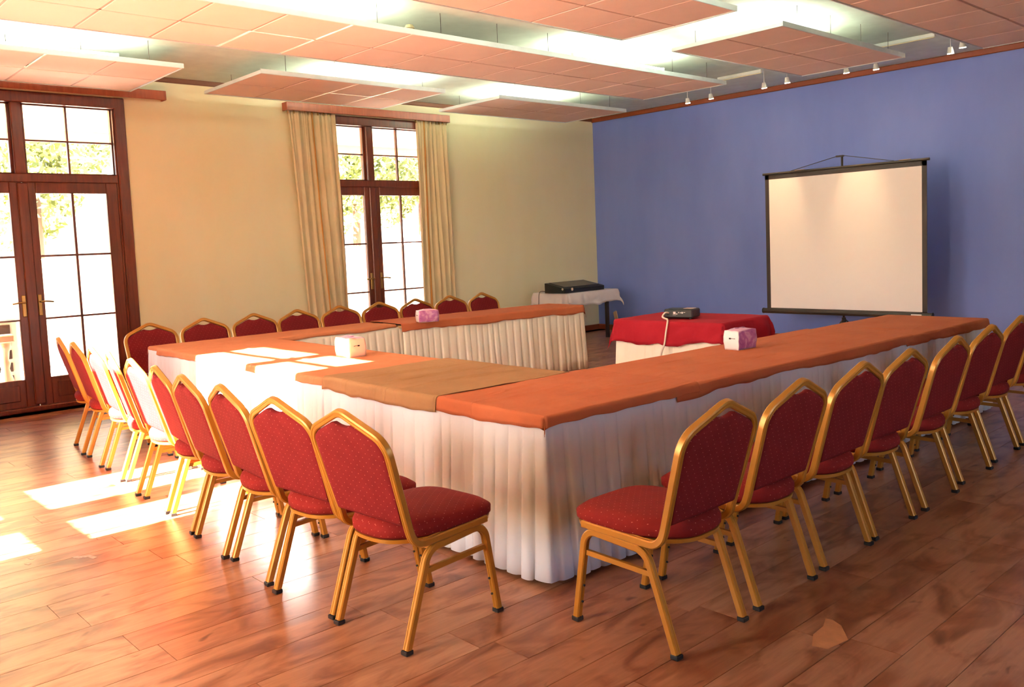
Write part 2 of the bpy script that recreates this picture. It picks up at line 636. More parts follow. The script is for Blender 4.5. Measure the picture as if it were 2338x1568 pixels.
for k in range(3):
    MB().box((-0.002, -1.76 + k * 1.2, 0.98), (0.002, -0.64 + k * 1.2, 2.52)).build('pane', M_glass, w3)

# trims
structure(MB().box((0, -0.035, H - 0.07), (RX, 0, H), 0.008).build('trim_1', M_base))
structure(MB().box((0, RY, H - 0.055), (0.03, -0.035, H), 0.006).build('trim_2', M_cornice))
structure(MB().box((0, -0.02, 0), (RX, 0, 0.09), 0.006).build('baseboard_back', M_base))
structure(MB().box((0, D2 + HW, 0), (0.018, -0.02, 0.09), 0.005).build('baseboard_left', M_base))
structure(MB().box((0, D1 + HW, 0), (0.018, D2 - HW, 0.09), 0.005).build('baseboard_left', M_base))

# ------------------------------------------------------------------ glazed doors
def door_unit(name, yc):
    root = structure(empty(name, (0, yc, 0)))
    fr = MB()
    for s in (-1, 1):
        y0, y1 = sorted((s * 0.945, s * HW))
        fr.box((-0.16, y0, 0), (0.022, y1, DTOP), 0.008)
        y0, y1 = sorted((s * 0.93, s * 0.96))
        fr.box((-0.16, y0, 0.06), (-0.012, y1, DTOP - 0.1), 0.006)
    fr.box((-0.16, -HW + 0.01, DTOP - 0.115), (0.021, HW - 0.01, DTOP - 0.002), 0.008)
    fr.box((-0.16, -0.945, 2.345), (-0.004, 0.945, 2.435), 0.008)
    fr.box((-0.16, -0.052, 2.43), (-0.008, 0.052, DTOP - 0.1), 0.008)
    fr.build('frame', M_wood, root)
    MB().box((-0.16, -HW + 0.03, 0.0), (0.03, HW - 0.03, 0.055), 0.01).build('threshold', M_wood, root)
    for s in (-1, 1):
        # transom light: two by two panes with thin bars
        tl = MB()
        a, b = sorted((s * 0.052, s * 0.945))
        tl.box((-0.13, a, 2.43), (-0.07, a + 0.025, 3.15)).box((-0.13, b - 0.025, 2.43), (-0.07, b, 3.15))
        tl.box((-0.13, a, 2.43), (-0.07, b, 2.447)).box((-0.13, a, 3.133), (-0.07, b, 3.15))
        t = tl.build('transom_sash', M_wood, root)
        MB().box((-0.115, s * 0.48 - 0.010, 2.44), (-0.075, s * 0.48 + 0.010, 3.14)).build('muntin', M_wood, t)
        MB().box((-0.115, a, 2.770), (-0.078, b, 2.788)).build('muntin', M_wood, t)
        for (p, q) in ((a + 0.02, s * 0.48 - 0.008), (s * 0.48 + 0.008, b - 0.02)):
            for (z0, z1) in ((2.44, 2.775), (2.783, 3.14)):
                MB().box((-0.1, min(p, q), z0), (-0.096, max(p, q), z1)).build('pane', M_glass, t)
        # door leaf
        lf = MB()
        a, b = sorted((s * 0.006, s * 0.93))
        g0, g1 = sorted((s * 0.122, s * 0.812))
        lf.box((-0.075, a, 0.05), (-0.02, g0, 2.352), 0.006).box((-0.075, g1, 0.05), (-0.02, b, 2.352), 0.006)
        lf.box((-0.075, g0, 2.236), (-0.02, g1, 2.352), 0.006).box((-0.075, g0, 0.05), (-0.02, g1, 0.335), 0.006)
        leaf = lf.build('door_leaf', M_wood, root)
        MB().box((-0.085, g0 + 0.05, 0.115), (-0.012, g1 - 0.05, 0.29), 0.012).build('bottom_panel', M_wood, leaf)
        ym = s * 0.472
        MB().box((-0.062, ym - 0.012, 0.335), (-0.03, ym + 0.012, 2.236)).build('muntin', M_wood, leaf)
        rows = (0.335, 0.945, 1.592, 2.236)
        for z in rows[1:3]:
            MB().box((-0.062, g0, z - 0.010), (-0.032, g1, z + 0.010)).build('muntin', M_wood, leaf)
        for (p, q) in ((g0, ym - 0.009), (ym + 0.009, g1)):
            for k in range(3):
                MB().box((-0.05, p, rows[k] + (0.008 if k else 0)), (-0.046, q, rows[k + 1] - (0.008 if k < 2 else 0))).build('pane', M_glass, leaf)
        yh = s * 0.075
        hd = MB().box((-0.022, yh - 0.020, 0.98), (-0.010, yh + 0.020, 1.20), 0.006)
        hd.cyl((-0.01, yh, 1.125), (0.04, yh, 1.125), 0.009, 10)
        pts = catmull([(0.04, yh - s * 0.006, 1.125), (0.043, yh + s * 0.04, 1.128), (0.040, yh + s * 0.085, 1.122), (0.034, yh + s * 0.115, 1.118)], 4)
        hd.add(*sweep(pts, round_prof(0.009, 8), Vector((0, 0, 1))))
        hd.cyl((-0.012, yh, 1.03), (-0.004, yh, 1.03), 0.012, 10)
        hd.build('handle', M_brass, leaf, smooth=False)
    MB().box((-0.03, -0.052, 0.07), (0.004, 0.052, 2.34), 0.01).build('astragal', M_wood, root)
    return root
door_unit('door_1', D1)
door_unit('door_2', D2)

# pelmets and curtains
def pelmet(yc, y0, y1, label):
    r = empty('pelmet', (0, yc, 3.26))
    tag(r, label, 'pelmet', 'wooden pelmets above the glazed doors')
    MB().box((0.105, y0 - yc, 0.0), (0.125, y1 - yc, 0.10), 0.004).build('front_board', M_wood_light, r)
    MB().box((0.0, y0 - yc, 0.085), (0.106, y1 - yc, 0.10), 0.003).build('top_board', M_wood_light, r)
    for a in (y0 - yc, y1 - yc - 0.02):
        MB().box((0.0, a, 0.0), (0.106, a + 0.02, 0.085), 0.003).build('end_board', M_wood_light, r)
pelmet(D1, -10.0, -7.17, 'red brown wooden pelmet above the wide uncurtained glazed door')
pelmet(D2, -5.70, -3.15, 'red brown wooden pelmet above the curtained glazed door')

def curtain(name, y0t, y1t, y0b, y1b, label, seed, edge_at):
    rr = random.Random(seed)
    r = empty(name, (0.055, (y0t + y1t) / 2, 0.03))
    tag(r, label, 'curtain', 'beige curtains of the second glazed door')
    n, nz = 121, 26
    nf = 6.5
    ph = [rr.uniform(-0.5, 0.5) for _ in range(12)]
    def pt(u, w, amp=1.0):
        yt = y0t + (y1t - y0t) * u
        yb = y0b + (y1b - y0b) * u
        y = yt + (yb - yt) * w - (y0t + y1t) / 2
        k = u * nf
        i = int(k)
        phs = ph[i % 12] * (1 - (k - i)) + ph[(i + 1) % 12] * (k - i)
        a = (0.016 + 0.012 * w) * (0.7 + 0.6 * abs(ph[(i + 3) % 12]))
        kk = k + 0.55 * noise.noise((u * 5.0, seed * 1.3, 0.25 * w)) + 0.25 * phs * w
        s = math.sin(2 * PI * kk)
        x = a * (s * 0.8 + 0.45 * math.sin(2 * PI * 1.73 * kk + phs) * (1 - 0.4 * w)) + 0.012 * math.sin(5 * w + 7 * u)
        x += 0.005 * math.sin(2 * PI * 3.1 * kk) * max(0, 1 - 5 * w)
        y += 0.012 * math.cos(2 * PI * k) * (0.5 + w)
        return (max(x, -0.05), y, 3.265 - 0.03 + (0.012 - 3.265 + 0.03) * w)
    v = [pt(i / (n - 1), (j / (nz - 1)) ** 1.2) for i in range(n) for j in range(nz)]
    o = obj('fabric', v, grid_faces(n, nz), M_curtain, r, True)
    sm = o.modifiers.new('thick', 'SOLIDIFY'); sm.thickness = 0.003
    e0, e1 = edge_at
    v = []
    for i in range(7):
        for j in range(nz):
            p = pt(e0 + (e1 - e0) * i / 6, (j / (nz - 1)) ** 1.2)
            v.append((p[0] + 0.016, p[1], p[2] - 0.02 * 0))
    o2 = obj('amber_fold', v, grid_faces(7, nz), M_lining, r, True)
    o2.modifiers.new('thick', 'SOLIDIFY').thickness = 0.002
    hd = MB()
    for i in range(9):
        p = pt(i / 8, 0)
        hd.cyl((0, p[1], 3.20), (0, p[1], 3.255), 0.012, 8)
    tag(hd.build('rings', M_brass, r), kind='stuff')
curtain('curtain', -5.66, -4.99, -5.50, -4.915, 'gathered beige curtain on the left of the glazed door, with an amber fold', 3, (0.46, 0.52))
curtain('curtain', -3.71, -3.17, -3.72, -3.10, 'gathered beige curtain on the right of the glazed door, nearer the blue wall', 11, (0.22, 0.26))

# ------------------------------------------------------------------ suspended ceiling panels
PZ = 3.30
def panel(cx, cy, nx, ny, tw, tl, label, bright=(), wires=None):
    wx, wy = nx * tw, ny * tl
    r = empty('ceiling_panel', (cx, cy, PZ))
    tag(r, label, 'ceiling panel', 'suspended ceiling panels')
    tile = None
    g = 0.010
    for i in range(nx):
        for j in range(ny):
            if tile is None:
                tile = MB().box((g, g, 0.004), (tw - g, tl - g, 0.02), 0.004).build('tile', M_tile, r)
                o = tile
            else:
                o = tile.copy()
                COL.objects.link(o)
                o.parent = r
            o.location = (-wx / 2 + i * tw, -wy / 2 + j * tl, rnd.uniform(0, 0.003))
    bars = MB()
    for i in range(1, nx):
        for j in range(ny):
            if ('x', i, j) not in bright:
                x = -wx / 2 + i * tw
                bars.box((x - 0.012, -wy / 2 + j * tl, 0.010), (x + 0.012, -wy / 2 + (j + 1) * tl, 0.024))
    for j in range(1, ny):
        for i in range(nx):
            if ('y', i, j) not in bright:
                y = -wy / 2 + j * tl
                bars.box((-wx / 2 + i * tw, y - 0.012, 0.010), (-wx / 2 + (i + 1) * tw, y + 0.012, 0.024))
    tag(bars.build('joint_bars', M_tbar, r), kind='stuff')
    for s in (-1, 1):
        a, b = sorted((s * wx / 2, s * (wx / 2 + 0.012)))
        MB().box((a, -wy / 2 - 0.012, 0.0), (b, wy / 2 + 0.012, 0.046 if s > 0 else 0.03), 0.002).build('edge_rail', M_alu, r)
        a, b = sorted((s * wy / 2, s * (wy / 2 + 0.012)))
        MB().box((-wx / 2, a, 0.0), (wx / 2, b, 0.035), 0.002).build('edge_rail', M_alu, r)
    nw = wires or max(2, int(wy / 0.55))
    for k in range(nw):
        y = -wy / 2 + (k + 0.5) * wy / nw
        for x in ((wx / 2 - 0.03, ) if k % 2 else (wx / 2 - 0.03, -wx / 2 + 0.05)):
            MB().cyl((x, y, 0.02), (x, y, H - PZ), 0.0025, 6).build('hanger_wire', M_darkleg, r)
    return r
panel(0.94, -9.96, 2, 8, 0.70, 0.59, 'pink tiled ceiling panel over the uncurtained glazed door, running out of frame', (('x', 1, 6), ('x', 1, 5), ('y', 1, 6)))
panel(1.13, -5.72, 2, 4, 0.66, 0.575, 'pink tiled ceiling panel above the curtained door, with bright joints', (('x', 1, 2), ('x', 1, 3), ('y', 0, 2), ('y', 1, 2), ('y', 0, 3), ('y', 1, 3)))
panel(1.23, -2.53, 2, 4, 0.59, 0.60, 'small pink ceiling panel nearest the corner of cream and blue walls')
panel(3.26, -6.55, 2, 16, 0.62, 0.575, 'longest pink ceiling panel running down the room to the blue wall', (('x', 1, 6), ('y', 0, 7), ('y', 1, 7), ('y', 0, 6)), 14)
panel(5.30, -7.70, 2, 10, 0.59, 0.575, 'pink ceiling panel whose blunt corner hangs over the red table')
panel(5.26, -2.81, 2, 4, 0.585, 0.61, 'square-ended pink ceiling panel by the spotlights, in front of the blue wall')
panel(7.12, -5.36, 2, 14, 0.60, 0.58, 'pink ceiling panel at the far right, reaching the blue wall', (), 8)

# fluorescent battens lying on the panels (they throw their light up at the ceiling)
def batten(x, y, L, e, label, side=True):
    r = empty('fluorescent_batten', (x, y, PZ + 0.03))
    tag(r, label, 'ceiling light', 'fluorescent battens above the panels')
    MB().box((-0.03, -L / 2, 0.0), (0.03, L / 2, 0.035), 0.004).build('housing', M_white_metal, r)
    MB().cyl((0, -L / 2 + 0.03, 0.058), (0, L / 2 - 0.03, 0.058), 0.013, 12).build('tube', M_tube, r, True)
    for s in (-1, 1):
        MB().box((-0.015, s * (L / 2 - 0.015) - 0.012, 0.03), (0.015, s * (L / 2 - 0.015) + 0.012, 0.075), 0.003).build('lamp_holder', M_white_metal, r)
    if e:
        l = add_light('batten_light', 'AREA', (x, y, PZ + 0.108), e, (0.84, 1.0, 0.80), (0, 0, 1), shape='RECTANGLE', size=0.04, size_y=L * 0.9)
BAT = 13
batten(1.50, -8.75, 1.25, BAT, 'fluorescent batten on the panel over the uncurtained door')
batten(1.35, -5.25, 1.2, BAT, 'fluorescent batten on the bright-jointed panel above the curtained door')
batten(1.22, -2.75, 1.2, BAT, 'fluorescent batten on the small panel in the corner')
batten(3.62, -7.45, 1.25, BAT, 'fluorescent batten on the long panel, toward the viewer')
batten(3.78, -3.75, 1.5, BAT * 1.6, 'fluorescent batten showing its white side on the far half of the long panel')
batten(5.20, -5.55, 1.2, BAT * 1.6, 'fluorescent batten on the panel over the red table')
batten(5.26, -3.35, 1.0, BAT * 1.6, 'fluorescent batten on the square-ended panel near the spotlights')
batten(7.00, -5.60, 1.3, BAT, 'fluorescent batten on the far right panel')
batten(5.30, -8.60, 1.3, BAT, 'fluorescent batten on the panel above the viewer')
batten(7.00, -8.40, 1.3, BAT, 'fluorescent batten on the far right panel, viewer end')

# spotlights and tracks by the blue wall
def spot(x, y, z, aim, label, e=10, bright=True):
    r = empty('spotlight', (x, y, z))
    tag(r, label, 'spotlight', 'small halogen spotlights by the blue wall')
    d = (Vector(aim) - Vector((x, y, z))).normalized()
    MB().cyl((0, 0, 0.02), (0, 0, H - z), 0.004, 8).build('stem', M_white_metal, r)
    MB().cyl(-d * 0.035, d * 0.03, 0.022, 14, 0.034).build('shade', M_white_metal, r, False)
    MB().cyl(d * 0.031, d * 0.036, 0.031, 14).build('bulb', M_bulb, r)
    if e:
        add_light('spot_light', 'SPOT', Vector((x, y, z)) + d * 0.06, e, (1.0, 0.68, 0.34), d, spot_size=math.radians(34), spot_blend=1.0, shadow_soft_size=0.03)
sp = [(3.95, 3.347, 1, 'spotlight at the left end of the short track by the long panel'), (4.266, 3.36, 0, 'spotlight at the right end of the short track by the long panel'),
      (6.168, 3.361, 1, 'glaring spotlight under the far right panel'), (6.29, 3.40, 0, 'dim spotlight just behind the glaring one'),
      (5.367, 3.332, 0, 'spotlight past the square-ended panel, the right one of two'),
      (5.018, 3.352, 1, 'spotlight past the square-ended panel, the left one of two'),
      (2.795, 3.327, 0, 'spotlight beyond the long panel, nearer the corner'), (3.165, 3.33, 0, 'spotlight beyond the long panel, farther from the corner')]
for x, z, on, lb in sp:
    spot(x, -1.2, z, (x - 0.05, -0.74, 1.3), lb, 32 if on else 0)
for y0, x0, x1, lb in ((-1.3, 3.35, 3.98, 'white lighting track on the ceiling, beside the long panel'), (-1.42, 5.45, 6.1, 'white lighting track on the ceiling, beside the far right panel')):
    r = empty('lighting_track', ((x0 + x1) / 2, y0, H - 0.05))
    tag(r, lb, 'track', 'white lighting tracks')
    MB().box((-(x1 - x0) / 2, -0.02, 0.01), ((x1 - x0) / 2, 0.02, 0.05), 0.003).build('channel', M_white_metal, r)
    MB().box((-(x1 - x0) / 2 + 0.01, -0.008, 0.004), ((x1 - x0) / 2 - 0.01, 0.008, 0.012)).build('conductor', M_cream, r)
# small clip-on spot and sensor on the long panel's rail
r = tag(empty('smoke_detector', (3.80, -6.52, PZ + 0.06)), 'small beige round detector on the rail of the long panel', 'detector')
MB().cyl((0, 0, 0), (0, 0, 0.012), 0.03, 16).cyl((0, 0, 0.012), (0, 0, 0.04), 0.045, 16, 0.03).build('housing', plain('beige plastic', srgb(180, 168, 130), 0.5), r)
MB().cyl((0, 0, -0.02), (0, 0, 0.0), 0.014, 10).build('bracket', M_white_metal, r)

# ------------------------------------------------------------------ tables
TH = -0.02219
CT, ST = math.cos(TH), math.sin(TH)
def T(x, y):
    return (x * CT - y * ST, x * ST + y * CT)

def long_table(name, cx, cy, sx, sy, rot, label, world=False, foot=False, legmat=None, group='long tables under the cloths', inset=0.12):
    X, Y = (cx, cy) if world else T(cx, cy)
    r = empty(name, (X, Y, 0), rot)
    tag(r, label, 'table', group)
    MB().box((-sx / 2, -sy / 2, 0.72), (sx / 2, sy / 2, 0.748), 0.004).build('tabletop', M_tabletop, r)
    MB().box((-sx / 2 + inset, -sy / 2 + 0.08, 0.66), (sx / 2 - inset, -sy / 2 + 0.10, 0.72)).box((-sx / 2 + inset, sy / 2 - 0.10, 0.66), (sx / 2 - inset, sy / 2 - 0.08, 0.72)).build('apron', M_darkleg, r)
    for a in (-1, 1):
        for b in (-1, 1):
            x, y = a * (sx / 2 - inset), b * (sy / 2 - 0.09)
            lg = MB().cyl((x, y, 0.03), (x, y, 0.72), 0.018, 12).build('leg', legmat or M_darkleg, r, True)
            MB().cyl((x, y, 0.0), (x, y, 0.045), 0.026, 12, 0.022).build('foot', M_greyleg if foot else M_black, lg, True)
    return r
NX0, NX1, NY0, NY1 = 2.40, 7.372, -8.252, -7.328
RX0, RX1, RY1 = 6.562, 7.372, -3.289
long_table('long_table', (NX0 + 0.48 + 6.54) / 2, (NY0 + NY1) / 2, 6.54 - NX0 - 0.48, NY1 - NY0, TH, 'long table on the near side, hidden by white pleats and sunlit cloth')
long_table('long_table', (RX0 + RX1) / 2, (NY0 + RY1) / 2, RX1 - RX0, RY1 - NY0, TH, 'long table toward the screen, whose grey foot shows at the near corner', foot=True, inset=0.10)
L1 = (2.43, -7.17, 0.50, 2.24, 0.0)
L2 = (2.56, -4.78, 0.60, 2.45, -0.075)
long_table('long_table', L1[0], L1[1], L1[2], L1[3], L1[4], 'narrow long table nearest the uncurtained door, under rust cloth', True, inset=0.20)
long_table('long_table', L2[0], L2[1], L2[2], L2[3], L2[4], 'narrow long table before the curtained door, under rust cloth', True, inset=0.20)

def skirt(name, path, mat, label, seed, z0=0.025, z1=0.735, pitch=0.084, amp=0.030, flare=0.02, group='pleated table skirts', clip=True):
    """pleated cloth hung along an open path; outward is to the right of the path direction"""
    rr = random.Random(seed)
    pts = [Vector((x, y, 0)) for x, y in path]
    seg, tot = [], 0
    for a, b in zip(pts, pts[1:]):
        seg.append((tot, (b - a).length, a, (b - a).normalized()))
        tot += (b - a).length
    edges = [0.0]
    while edges[-1] < tot:
        edges.append(edges[-1] + pitch * rr.uniform(0.75, 1.3))
    info = [(rr.uniform(0.5, 1.2), rr.uniform(-0.012, 0.012), rr.uniform(-0.02, 0.02)) for _ in edges]
    rows = [0.0, 0.05, 0.1, 0.3, 0.55, 0.8, 1.0]
    NS = 9
    V = []
    cols = 0
    def base(s):
        for s0, L, a, d in seg:
            if s <= s0 + L + 1e-6:
                break
        q = a + d * (s - s0)
        n = Vector((d.y, -d.x, 0))
        for k in range(len(seg) - 1):           # soften corners
            c = seg[k + 1][0]
            if abs(s - c) < 0.04:
                n2 = seg[k + 1][3]; n1 = seg[k][3]
                w = (s - c + 0.04) / 0.08
                n = (Vector((n1.y, -n1.x, 0)) * (1 - w) + Vector((n2.y, -n2.x, 0)) * w).normalized()
        return q, n, d
    for i in range(len(edges) - 1):
        a, b = edges[i], min(edges[i + 1], tot)
        if b - a < 0.004:
            continue
        A, lean, hz = info[i]
        for k in range(NS):
            t = k / NS
            s = a + (b - a) * t
            # knife pleat: rises quickly, then falls slowly and tucks under
            h = 1.0 - abs(2.0 * t ** 0.8 - 1.0) ** 4
            q, n, d = base(min(s, tot))
            for w in rows:
                sc = 0.12 + 0.88 * min(1.0, max(0.0, (w - 0.05) * 1.5)) ** 0.8
                off = A * amp * h * sc + flare * w * w + 0.006
                p = q + n * off + d * (lean * w)
                V.append((p.x, p.y, z1 + (z0 + hz * 0.3 - z1) * w))
            cols += 1
    q, n, d = base(tot)
    for w in rows:
        p = q + n * (0.006 + flare * w * w)
        V.append((p.x, p.y, z1 + (z0 - z1) * w))
    cols += 1
    c = pts[0]
    o = obj(name, [(x - c.x, y - c.y, z) for x, y, z in V], grid_faces(cols, len(rows)), mat, None, True, loc=(c.x, c.y, 0))
    o.modifiers.new('thick', 'SOLIDIFY').thickness = 0.002
    tag(o, label, 'table skirt', group)
    return o
def TT(l):
    return [T(x, y) for x, y in l]
e = 0.004
skirt('table_skirt', TT([(NX0 - e, NY1 - 0.3), (NX0 - e, NY0 - e), (NX1 + e, NY0 - e), (NX1 + e, NY0 + 0.46)]), M_white_skirt, 'white pleated skirt along the near side, partly blown out by sun', 1)
skirt('table_skirt', TT([(NX1 + e, NY0 + 0.45), (NX1 + e, RY1 + e), (RX0, RY1 + e)]), M_white_skirt, 'white pleated skirt in shade behind the right-hand chairs', 2)
def local(c, p):
    a = c[4]
    return (c[0] + p[0] * math.cos(a) - p[1] * math.sin(a), c[1] + p[0] * math.sin(a) + p[1] * math.cos(a))
hx, hy = L1[2] / 2 + e, L1[3] / 2
hx2, hy2 = L2[2] / 2 + e, L2[3] / 2
skirt('table_skirt', [local(L1, (hx, -hy + 1.0)), local(L1, (hx, hy + 0.16))], M_cream_skirt, 'cream pleated skirt behind the white sunlit tissue pack', 3)
skirt('table_skirt', [local(L2, (hx2, -hy2)), local(L2, (hx2, hy2)), local(L2, (-hx2 + 0.05, hy2 + e))], M_cream_skirt, 'cream pleated skirt under the table before the curtained door', 4)
skirt('table_skirt', TT([(RX0 - e, NY1 + 0.02), (NX0 + 0.6, NY1 + e)]), M_cream_skirt, 'inner cream skirt of the near table', 5)
skirt('table_skirt', TT([(RX0 - e, RY1), (RX0 - e, NY1 + 0.05)]), M_cream_skirt, 'inner cream skirt of the table toward the screen', 6)

# --- cloths
def cloth(name, frame, rect, over, mat, label, seed, ztop=0.752, wr=0.005, res=0.016, group='rust coloured table cloths', cat='tablecloth', wav=0.014, ridge=(), thick=0.002, edge_r=0.016, notch=None):
    """frame=(ox,oy,rot); rect=(x0,x1,y0,y1) table edges in frame coords; over=dict side->overhang (negative: stops short of the edge)"""
    x0, x1, y0, y1 = rect
    ox, oy, rot = frame
    a0, a1 = x0 - over.get('x0', 0), x1 + over.get('x1', 0)
    b0, b1 = y0 - over.get('y0', 0), y1 + over.get('y1', 0)
    def axis(a, b, lo, hi):
        n = max(6, int((b - a) / res))
        s = set(round(a + (b - a) * i / n, 5) for i in range(n + 1))
        for c, sg in ((lo, -1), (hi, 1)):
            for k in (-0.02, -0.006, 0.004, 0.014, 0.03, 0.05):
                q = c + sg * k
                if a < q < b:
                    s.add(round(q, 5))
        return sorted(s)
    us, vs = axis(a0, a1, x0, x1), axis(b0, b1, y0, y1)
    V = []
    for u in us:
        for v in vs:
            # wavy hems: stretch the sheet parameter a little beyond the table edge
            def ov(c, lo, hi, t):
                if c < lo: return -1, (lo - c) * (1 + 0.35 * noise.noise((t * 2.6, seed * 3.1, 0.3)) + 0.12 * noise.noise((t * 9, seed, 2)))
                if c > hi: return 1, (c - hi) * (1 + 0.35 * noise.noise((t * 2.6, seed * 1.7, 5.3)) + 0.12 * noise.noise((t * 9, seed, 4)))
                return 0, 0.0
            sx, dx = ov(u, x0, x1, v)
            sy, dy = ov(v, y0, y1, u)
            x, y = min(max(u, x0), x1), min(max(v, y0), y1)
            d = math.hypot(dx, dy) * 1.12 if dx and dy else max(dx, dy)
            z = ztop
            if notch and u < notch[0] and v > notch[1]:      # inside corner of two tables: the sheet falls along the nearer edge
                ex, ey = notch[0] - u, v - notch[1]
                if ex < ey:
                    sx, dx, sy, dy, x = -1, ex, 0, 0.0, notch[0]
                else:
                    sx, dx, sy, dy, y = 0, 0.0, 1, ey, notch[1]
                d = max(dx, dy)
            rr = edge_r
            if d > 0:
                if d < rr * 1.57:
                    an = d / rr
                    out, dn = rr * math.sin(an), rr * (1 - math.cos(an))
                else:
                    out, dn = rr, rr + d - rr * 1.57
                wv = wav * noise.noise((u * 5.5, v * 5.5, seed)) * min(1, dn * 12)
                out += abs(wv) + 0.10 * max(0, dn - rr)
                if dx and dy:
                    x += sx * out * (0.75 + 0.2 * min(dx, dy) / 0.1)
                    y += sy * out * (0.75 + 0.2 * min(dx, dy) / 0.1)
                else:
                    x += sx * out
                    y += sy * out
                z -= dn
            f = max(0.0, 1 - d * 8)
            n1 = noise.noise((u * 2.2, v * 2.2, seed * 7.7))
            n2 = noise.noise((u * 1.2 + 4, v * 7.0, seed * 2.2))
            n3 = noise.noise((u * 7.0, v * 1.2, seed * 5.2))
            wz = wr * (0.5 + 0.5 * n1) + wr * 0.8 * max(0, n2) + wr * 0.8 * max(0, n3)
            for (rx, ry, dirx, L, hgt) in ridge:       # soft creases
                px, py = u - rx + 0.02 * noise.noise((v * 3.0, seed, rx)), v - ry
                al = px * math.cos(dirx) + py * math.sin(dirx)
                ac = -px * math.sin(dirx) + py * math.cos(dirx) + 0.012 * noise.noise((al * 6, seed, 1))
                if abs(al) < L:
                    wz += 2.2 * hgt * math.exp(-(ac / 0.013) ** 2) * (1 - (al / L) ** 2)
            z += wz * f
            V.append((x - (x0 + x1) / 2, y - (y0 + y1) / 2, z))
    cx, cy = (x0 + x1) / 2, (y0 + y1) / 2
    wx, wy = ox + cx * math.cos(rot) - cy * math.sin(rot), oy + cx * math.sin(rot) + cy * math.cos(rot)
    o = obj(name, V, grid_faces(len(us), len(vs)), mat, None, True, loc=(wx, wy, 0), rotz=rot)
    md = o.modifiers.new('thick', 'SOLIDIFY'); md.thickness = thick; md.offset = 1
    if label:
        tag(o, label, cat, group)
    return o
FR = (0, 0, TH)
cr = [(6.9, -5.6, 1.5, 0.45, 0.004), (7.1, -6.2, 1.45, 0.5, 0.004), (6.8, -6.8, 1.6, 0.5, 0.003), (7.2, -5.2, 1.6, 0.35, 0.003), (6.72, -5.2, 1.5, 0.3, 0.003), (6.95, -6.9, 1.5, 0.35, 0.004)]
cloth('tablecloth', FR, (RX0, RX1, -4.78, RY1), dict(x0=0.05, x1=0.07, y1=0.10, y0=0.0), M_orange, 'rust cloth at the end of the table nearest the screen', 1.3, 0.751, ridge=[(7.0, -4.4, 0.1, 0.25, 0.004)])
cloth('tablecloth', FR, (RX0, RX1, -7.35, -4.66), dict(x0=0.05, x1=0.065, y0=0.0, y1=0.0), M_orange, 'rust cloth in the middle of the table behind the right-hand chairs', 2.6, 0.757, ridge=cr)
cloth('tablecloth', FR, (6.52, RX1, NY0, -7.16), dict(x1=0.055, y0=0.068, x0=0.0, y1=0.0), M_orange, 'rust cloth over the near corner, its tip hanging in front', 3.9, 0.763, notch=(RX0, NY1), ridge=[(6.9, -7.75, 1.57, 0.45, 0.003), (7.15, -7.6, 1.5, 0.4, 0.003), (6.72, -7.8, 1.62, 0.35, 0.003)])
cloth('tablecloth', FR, (2.62, 5.62, NY0, NY1), dict(y0=0.055, y1=0.04), M_orange2, 'paler rust cloth with patches of sunlight on the near table', 5.2, 0.757, ridge=[(3.6, -7.8, 0.3, 0.4, 0.004), (4.5, -7.9, 0.1, 0.4, 0.004)])
cloth('tablecloth', FR, (5.45, 6.60, NY0, NY1), dict(y0=0.085, y1=0.03), M_tan, 'brown cloth laid across the near table, hem hanging in front', 6.5, 0.768,
      ridge=[(5.75, -7.8, 1.5, 0.4, 0.006), (6.0, -7.8, 1.55, 0.42, 0.007), (6.25, -7.7, 1.5, 0.4, 0.006)], group='brown table cloth', edge_r=0.020)
cloth('tablecloth', (L1[0], L1[1], L1[4]), (-L1[2] / 2, L1[2] / 2, -L1[3] / 2, L1[3] / 2), dict(x0=0.05, x1=0.045, y0=0.05), M_orange2, 'rust cloth on the narrow table nearest the uncurtained door', 7.7, 0.757)
cloth('tablecloth', (L2[0], L2[1], L2[4]), (-L2[2] / 2, L2[2] / 2, -L2[3] / 2 - 0.02, L2[3] / 2), dict(x0=0.05, x1=0.085, y1=0.10), M_orange, 'rust cloth on the narrow table before the curtained door', 8.8, 0.763)

# ------------------------------------------------------------------ red projector table
RT = (4.98, -4.28, math.radians(4))
r = empty('projector_table', (RT[0], RT[1], 0), RT[2])
tag(r, 'small table under the red cloth, inside the ring of tables', 'table')
MB().box((-0.56, -0.39, 0.72), (0.56, 0.39, 0.748), 0.004).build('tabletop', M_tabletop, r)
for a in (-1, 1):
    for b in (-1, 1):
        MB().cyl((a * 0.5, b * 0.33, 0), (a * 0.5, b * 0.33, 0.72), 0.02, 10).build('leg', M_darkleg, r, True)
cloth('tablecloth', RT, (-0.57, 0.57, -0.40, 0.40), dict(x0=0.17, x1=0.30, y0=0.21, y1=0.22), M_red, 'bright red cloth draped over the small projector table', 2.2, 0.753, 0.004, 0.03, group='red cloth', wav=0.06, edge_r=0.02)
c4 = (RT[0], RT[1], 0, 0, RT[2])
skirt('table_skirt', [local(c4, (-0.565, 0.39)), local(c4, (-0.565, -0.395)), local(c4, (0.565, -0.395)), local(c4, (0.565, 0.39))], M_cream_skirt, 'cream pleated skirt below the red cloth', 8, pitch=0.1, amp=0.02)

